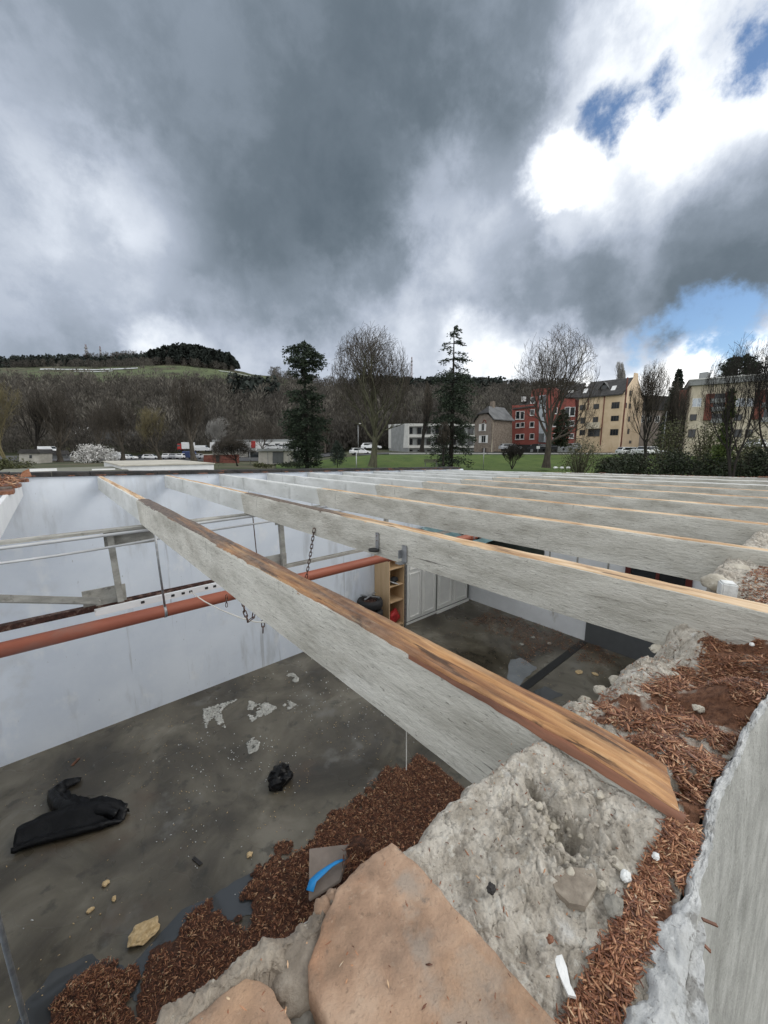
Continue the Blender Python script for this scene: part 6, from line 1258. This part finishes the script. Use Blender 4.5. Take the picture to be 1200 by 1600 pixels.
# ------------------------------------------------------------------ vehicles
def carmesh(L=4.3, W=1.75, H=1.46, van=False):
    prof = [(-.5, .28), (-.5, .62), (-.46, .72), (-.40, .98), (-.22, 1.0), (.08, .98), (.24, .66), (.47, .56), (.5, .42), (.5, .28)] if not van else [(-.5, .2), (-.5, .92), (-.48, 1.0), (.22, 1.0), (.34, .66), (.47, .55), (.5, .42), (.5, .2)]
    return [(a*L, b*H) for a, b in prof]
CARS = {}
def car(u, vb, dep, rz, paint, label, van=False, group='parked cars'):
    p = PD(u, vb, dep); prof = carmesh(5.2 if van else 4.3, 1.9 if van else 1.75, 2.1 if van else 1.46, van); W = 1.9 if van else 1.75
    t = thing('parked_van' if van else 'parked_car', label, 'van' if van else 'car', tuple(p), group); m = Matrix.Rotation(rz, 3, 'Z'); w3 = lambda x, y, z: p+m @ Vector((x, y, z))
    mb = MB(); n = len(prof); b = 0
    for y, s in ((-W/2, .9), (-W/2*.98, 1), (W/2*.98, 1), (W/2, .9)):
        for x, z in prof: k = 1 if z < prof[1][1]*1.05 else .86; mb.v.append(w3(x*(s*.05+.95), y*k, z))
    for r_ in range(3):
        for i in range(n): j = (i+1) % n; mb.f.append([r_*n+i, r_*n+j, (r_+1)*n+j, (r_+1)*n+i])
    mb.f.append(list(range(n))); mb.f.append(list(range(3*n, 4*n))[::-1]); mb.build('body', paint, t)
    zz0, zz1 = (.64, .92)
    H = 2.1 if van else 1.46; L = 5.2 if van else 4.3
    for s in (-1, 1):
        y = s*(W/2*.86+.012); P = [w3(a*L, y, b_*H) for a, b_ in ([(-.37, .66), (-.34, .93), (.06, .93), (.18, .66)] if not van else [(.02, .62), (.02, .9), (.21, .9), (.30, .62)])]; MB().prism(P, m @ Vector((0, s*.02, 0))).build('side_glass', m_glassd, t)
    P = [w3(a*L+.015, y*W, b_*H+.01) for a, b_, y in (((.235, .67, -.38), (.235, .67, .38), (.10, .95, .34), (.10, .95, -.34)) if not van else ((.335, .68, -.4), (.335, .68, .4), (.23, .96, .38), (.23, .96, -.38)))]; MB().prism(P, m @ Vector((.03, 0, .01))).build('windscreen', m_glassd, t)
    P = [w3(a*L-.02, y*W, b_*H) for a, b_, y in ((-.45, .73, -.38), (-.45, .73, .38), (-.405, .95, .34), (-.405, .95, -.34))]; MB().prism(P, m @ Vector((-.03, 0, 0))).build('rear_glass', m_glassd, t)
    for sx in (-.31, .31):
        for s in (-1, 1): MB().lathe(w3(sx*L, s*(W/2-.09), .31), [(0, -.1), (.2, -.1), (.31, -.08), (.31, .08), (.2, .1), (0, .1)], 12, m @ Vector((0, 1, 0))).build('wheel', m_rubber, t)
    for s in (-1, 1): MB().box(w3(.485*L, s*.6, .48*H if not van else .42*H), (.1, .3, .14), rz).build('headlight', m_frame, t)
    return t
P_w = plain('white car paint', (.72, .73, .74), .3, .03, bump=0); P_s = plain('silver car paint', (.38, .39, .41), .3, .05, bump=0); P_d = plain('dark car paint', (.02, .022, .026), .3, .1, bump=0); P_b = plain('blue car paint', (.03, .05, .14), .3, .1, bump=0); P_r = plain('red truck paint', (.42, .03, .025), .4, .05, bump=0)
ang = lambda d: -YAW+R(d)
for u, vb, d, a, pnt, lab, van in ((183, 719, 104, 5, P_w, 'white and blue van parked behind the blossom bush', True), (201, 718.5, 105, 0, P_w, 'white car right of the white and blue van', False), (222, 718, 112, 185, P_d, 'dark car parked between two white cars', False), (237, 718, 108, 10, P_w, 'white car parked at the left of the yellowish tree', False),
        (264, 717, 106, 95, P_w, 'white car seen end on, leftmost right of the yellowish tree', False), (276, 717, 106, 90, P_s, 'silver car between white cars in the car park', False), (287, 717, 104, 85, P_w, 'white car left of the blue van in the car park', False), (298, 717, 106, 92, P_b, 'dark blue van parked behind the tall upright tree', True), (312, 717, 108, 90, P_s, 'silver car right of the dark blue van', False), (316, 706, 128, 0, P_w, 'white van behind the car park row', True),
        (580, 703, 82, 5, P_w, 'white car behind the big bare tree', False), (563, 711, 80, 20, P_w, 'white car left of the big bare tree trunk', False), (797, 704.5, 79, 0, P_s, 'grey car parked beside the stone house', False), (838, 705, 79, 100, P_d, 'dark car parked before the red building, left one', False), (858, 705, 79, 85, P_d, 'dark car parked before the red building, right one', False), (892, 704, 79, 95, P_s, 'silver car before the red building entrance', False),
        (1016, 712, 62, 10, P_w, 'white car half hidden behind the birch', False), (985, 712, 66, 0, P_w, 'white car parked before the yellow gable', False), (1182, 702, 58, 30, P_w, 'white car half hidden behind the right hedge', False), (77, 709, 112, 0, P_w, 'white caravan like van at the far left', True), (428, 703, 110, 0, P_w, 'white car on the street behind the garages', False), (446, 702.5, 112, 0, P_s, 'silver car on the street behind the garages', False)):
    t = car(u, vb, d, ang(a), pnt, lab, van)
p = PD(292, 706, 120); t = thing('parked_truck', 'white box truck with a red cab end behind the car park', 'truck', tuple(p), None); rz = ang(0); m = Matrix.Rotation(rz, 3, 'Z')
MB().box(p+m @ Vector((.6, 0, 1.9)), (3.2, 2.1, 2.0), rz).build('cargo_box', P_w, t, bevel=.05); MB().box(p+m @ Vector((-1.75, 0, 1.5)), (1.3, 2.0, 1.9), rz).build('cab', P_r, t, bevel=.15); MB().box(p+m @ Vector((-1.85, 0, 1.9)), (1.0, 2.04, .6), rz).build('cab_glass', m_glassd, t)
for x in (-1.7, 1.4):
    for y in (-1, 1): MB().lathe(p+m @ Vector((x, y, .45)), [(0, -.15), (.45, -.15), (.45, .15), (0, .15)], 12, m @ Vector((0, 1, 0))).build('wheel', m_rubber, t)

# ------------------------------------------------------------------ masts, poles, bench, signs
def lattice(u, vb, vt, dep, lab, w0):
    p = PD(u, vb, dep); H = (vb-vt)/608*dep; t = thing('radio_mast', lab, 'mast', tuple(p), 'radio masts on the hill'); mb = MB(); mb2 = MB(); n = 8
    for i in range(3):
        a = 2.094*i; mb.tube([p+Vector((math.cos(a)*w0, math.sin(a)*w0, 0)), p+Vector((math.cos(a)*w0*.35, math.sin(a)*w0*.35, H))], .22, 5)
        for k in range(n):
            f0, f1 = k/n, (k+1)/n; r0, r1 = w0*(1-.65*f0), w0*(1-.65*f1); b = a+2.094; mb2.tube([p+Vector((math.cos(a)*r0, math.sin(a)*r0, H*f0)), p+Vector((math.cos(b)*r1, math.sin(b)*r1, H*f1))], .12, 4)
    mb.build('leg', m_redbrick, t); mb2.build('bracing', m_greyw, t); mb = MB()
    for f in (.72, .85): mb.lathe(p+Vector((0, 0, H*f)), [(0, -.8), (w0*.9, -.8), (w0*.9, .8), (0, .8)], 8)
    mb.build('antenna', m_greyw, t)
lattice(138, 576, 541, 560, 'taller red lattice radio mast on the left hill', 2.2); lattice(160, 577, 544, 560, 'second radio mast, right of the taller one on the left hill', 1.4); lattice(643, 602, 561, 540, 'radio mast above the wood right of the big bare tree', 1.4)
def pole(u, vb, vt, dep, lab, r=.05, lamp=False, sign=None, name='pole'):
    p = PD(u, vb, dep); q = PD(u, vt, dep); t = thing(name, lab, 'pole', tuple(p)); MB().tube([p-Vector((0, 0, .2)), Vector((p.x, p.y, q.z))], r, 8).build('shaft', m_galv, t, smooth=True)
    if lamp: MB().box(Vector((p.x, p.y, q.z))+Vector((.25, -.2, .05)), (.7, .25, .12), .6).build('lamp_head', m_frame, t)
    if sign: MB().box(Vector((p.x, p.y, q.z-.25)), (.6, .04, .5), -YAW).build('sign_plate', sign, t, bevel=.01)
    return t
pole(557, 737, 708, 45, 'short pale post on the lawn left of the big bare tree')
pole(755, 732, 700, 48, 'short pale post with a dark plate on the lawn before the stone house', .04, sign=m_framed)
pole(1033, 716, 643, 60, 'street lamp rising from the hedge before the spruce', .07, True, name='street_lamp')
pole(391, 724, 704, 62, 'thin signpost behind the fruit tree', .06)
pole(840, 712, 697, 73.5, 'white square sign before the red building', .05, sign=m_frame, name='sign_post')
pole(560, 720, 662, 75, 'thin grey lamp post behind the lawn by the big bare tree', .05, True, name='street_lamp')
p = PD(673, 728, 50); t = thing('park_bench', 'dark wooden park bench on the lawn', 'bench', tuple(p)); rz = -YAW; m = Matrix.Rotation(rz, 3, 'Z')
for i in range(3): MB().box(p+m @ Vector((0, -.2+.16*i, .45)), (1.7, .13, .04), rz).build('seat_slat', m_framed, t)
for i in range(2): MB().box(p+m @ Vector((0, .25, .6+.16*i)), (1.7, .04, .12), rz).build('back_slat', m_framed, t)
for x in (-.7, .7): MB().box(p+m @ Vector((x, 0, .2)), (.07, .45, .44), rz).build('leg', m_greyp, t)
# small white stones by the lawn edge behind the roof
for i, u in enumerate((868, 878, 888)):
    q = PD(u, 731, 44); o = MB().blob(tuple(q), (.28, .25, .15), i, .3, 2).build('boulder', m_white_lump); tag(o, ['leftmost', 'middle', 'rightmost'][i]+' of the three pale stones under the olive bush', 'stone', 'pale stones at the lawn edge')
for o in list(bpy.data.objects):
    if '_loc' in o: del o['_loc']
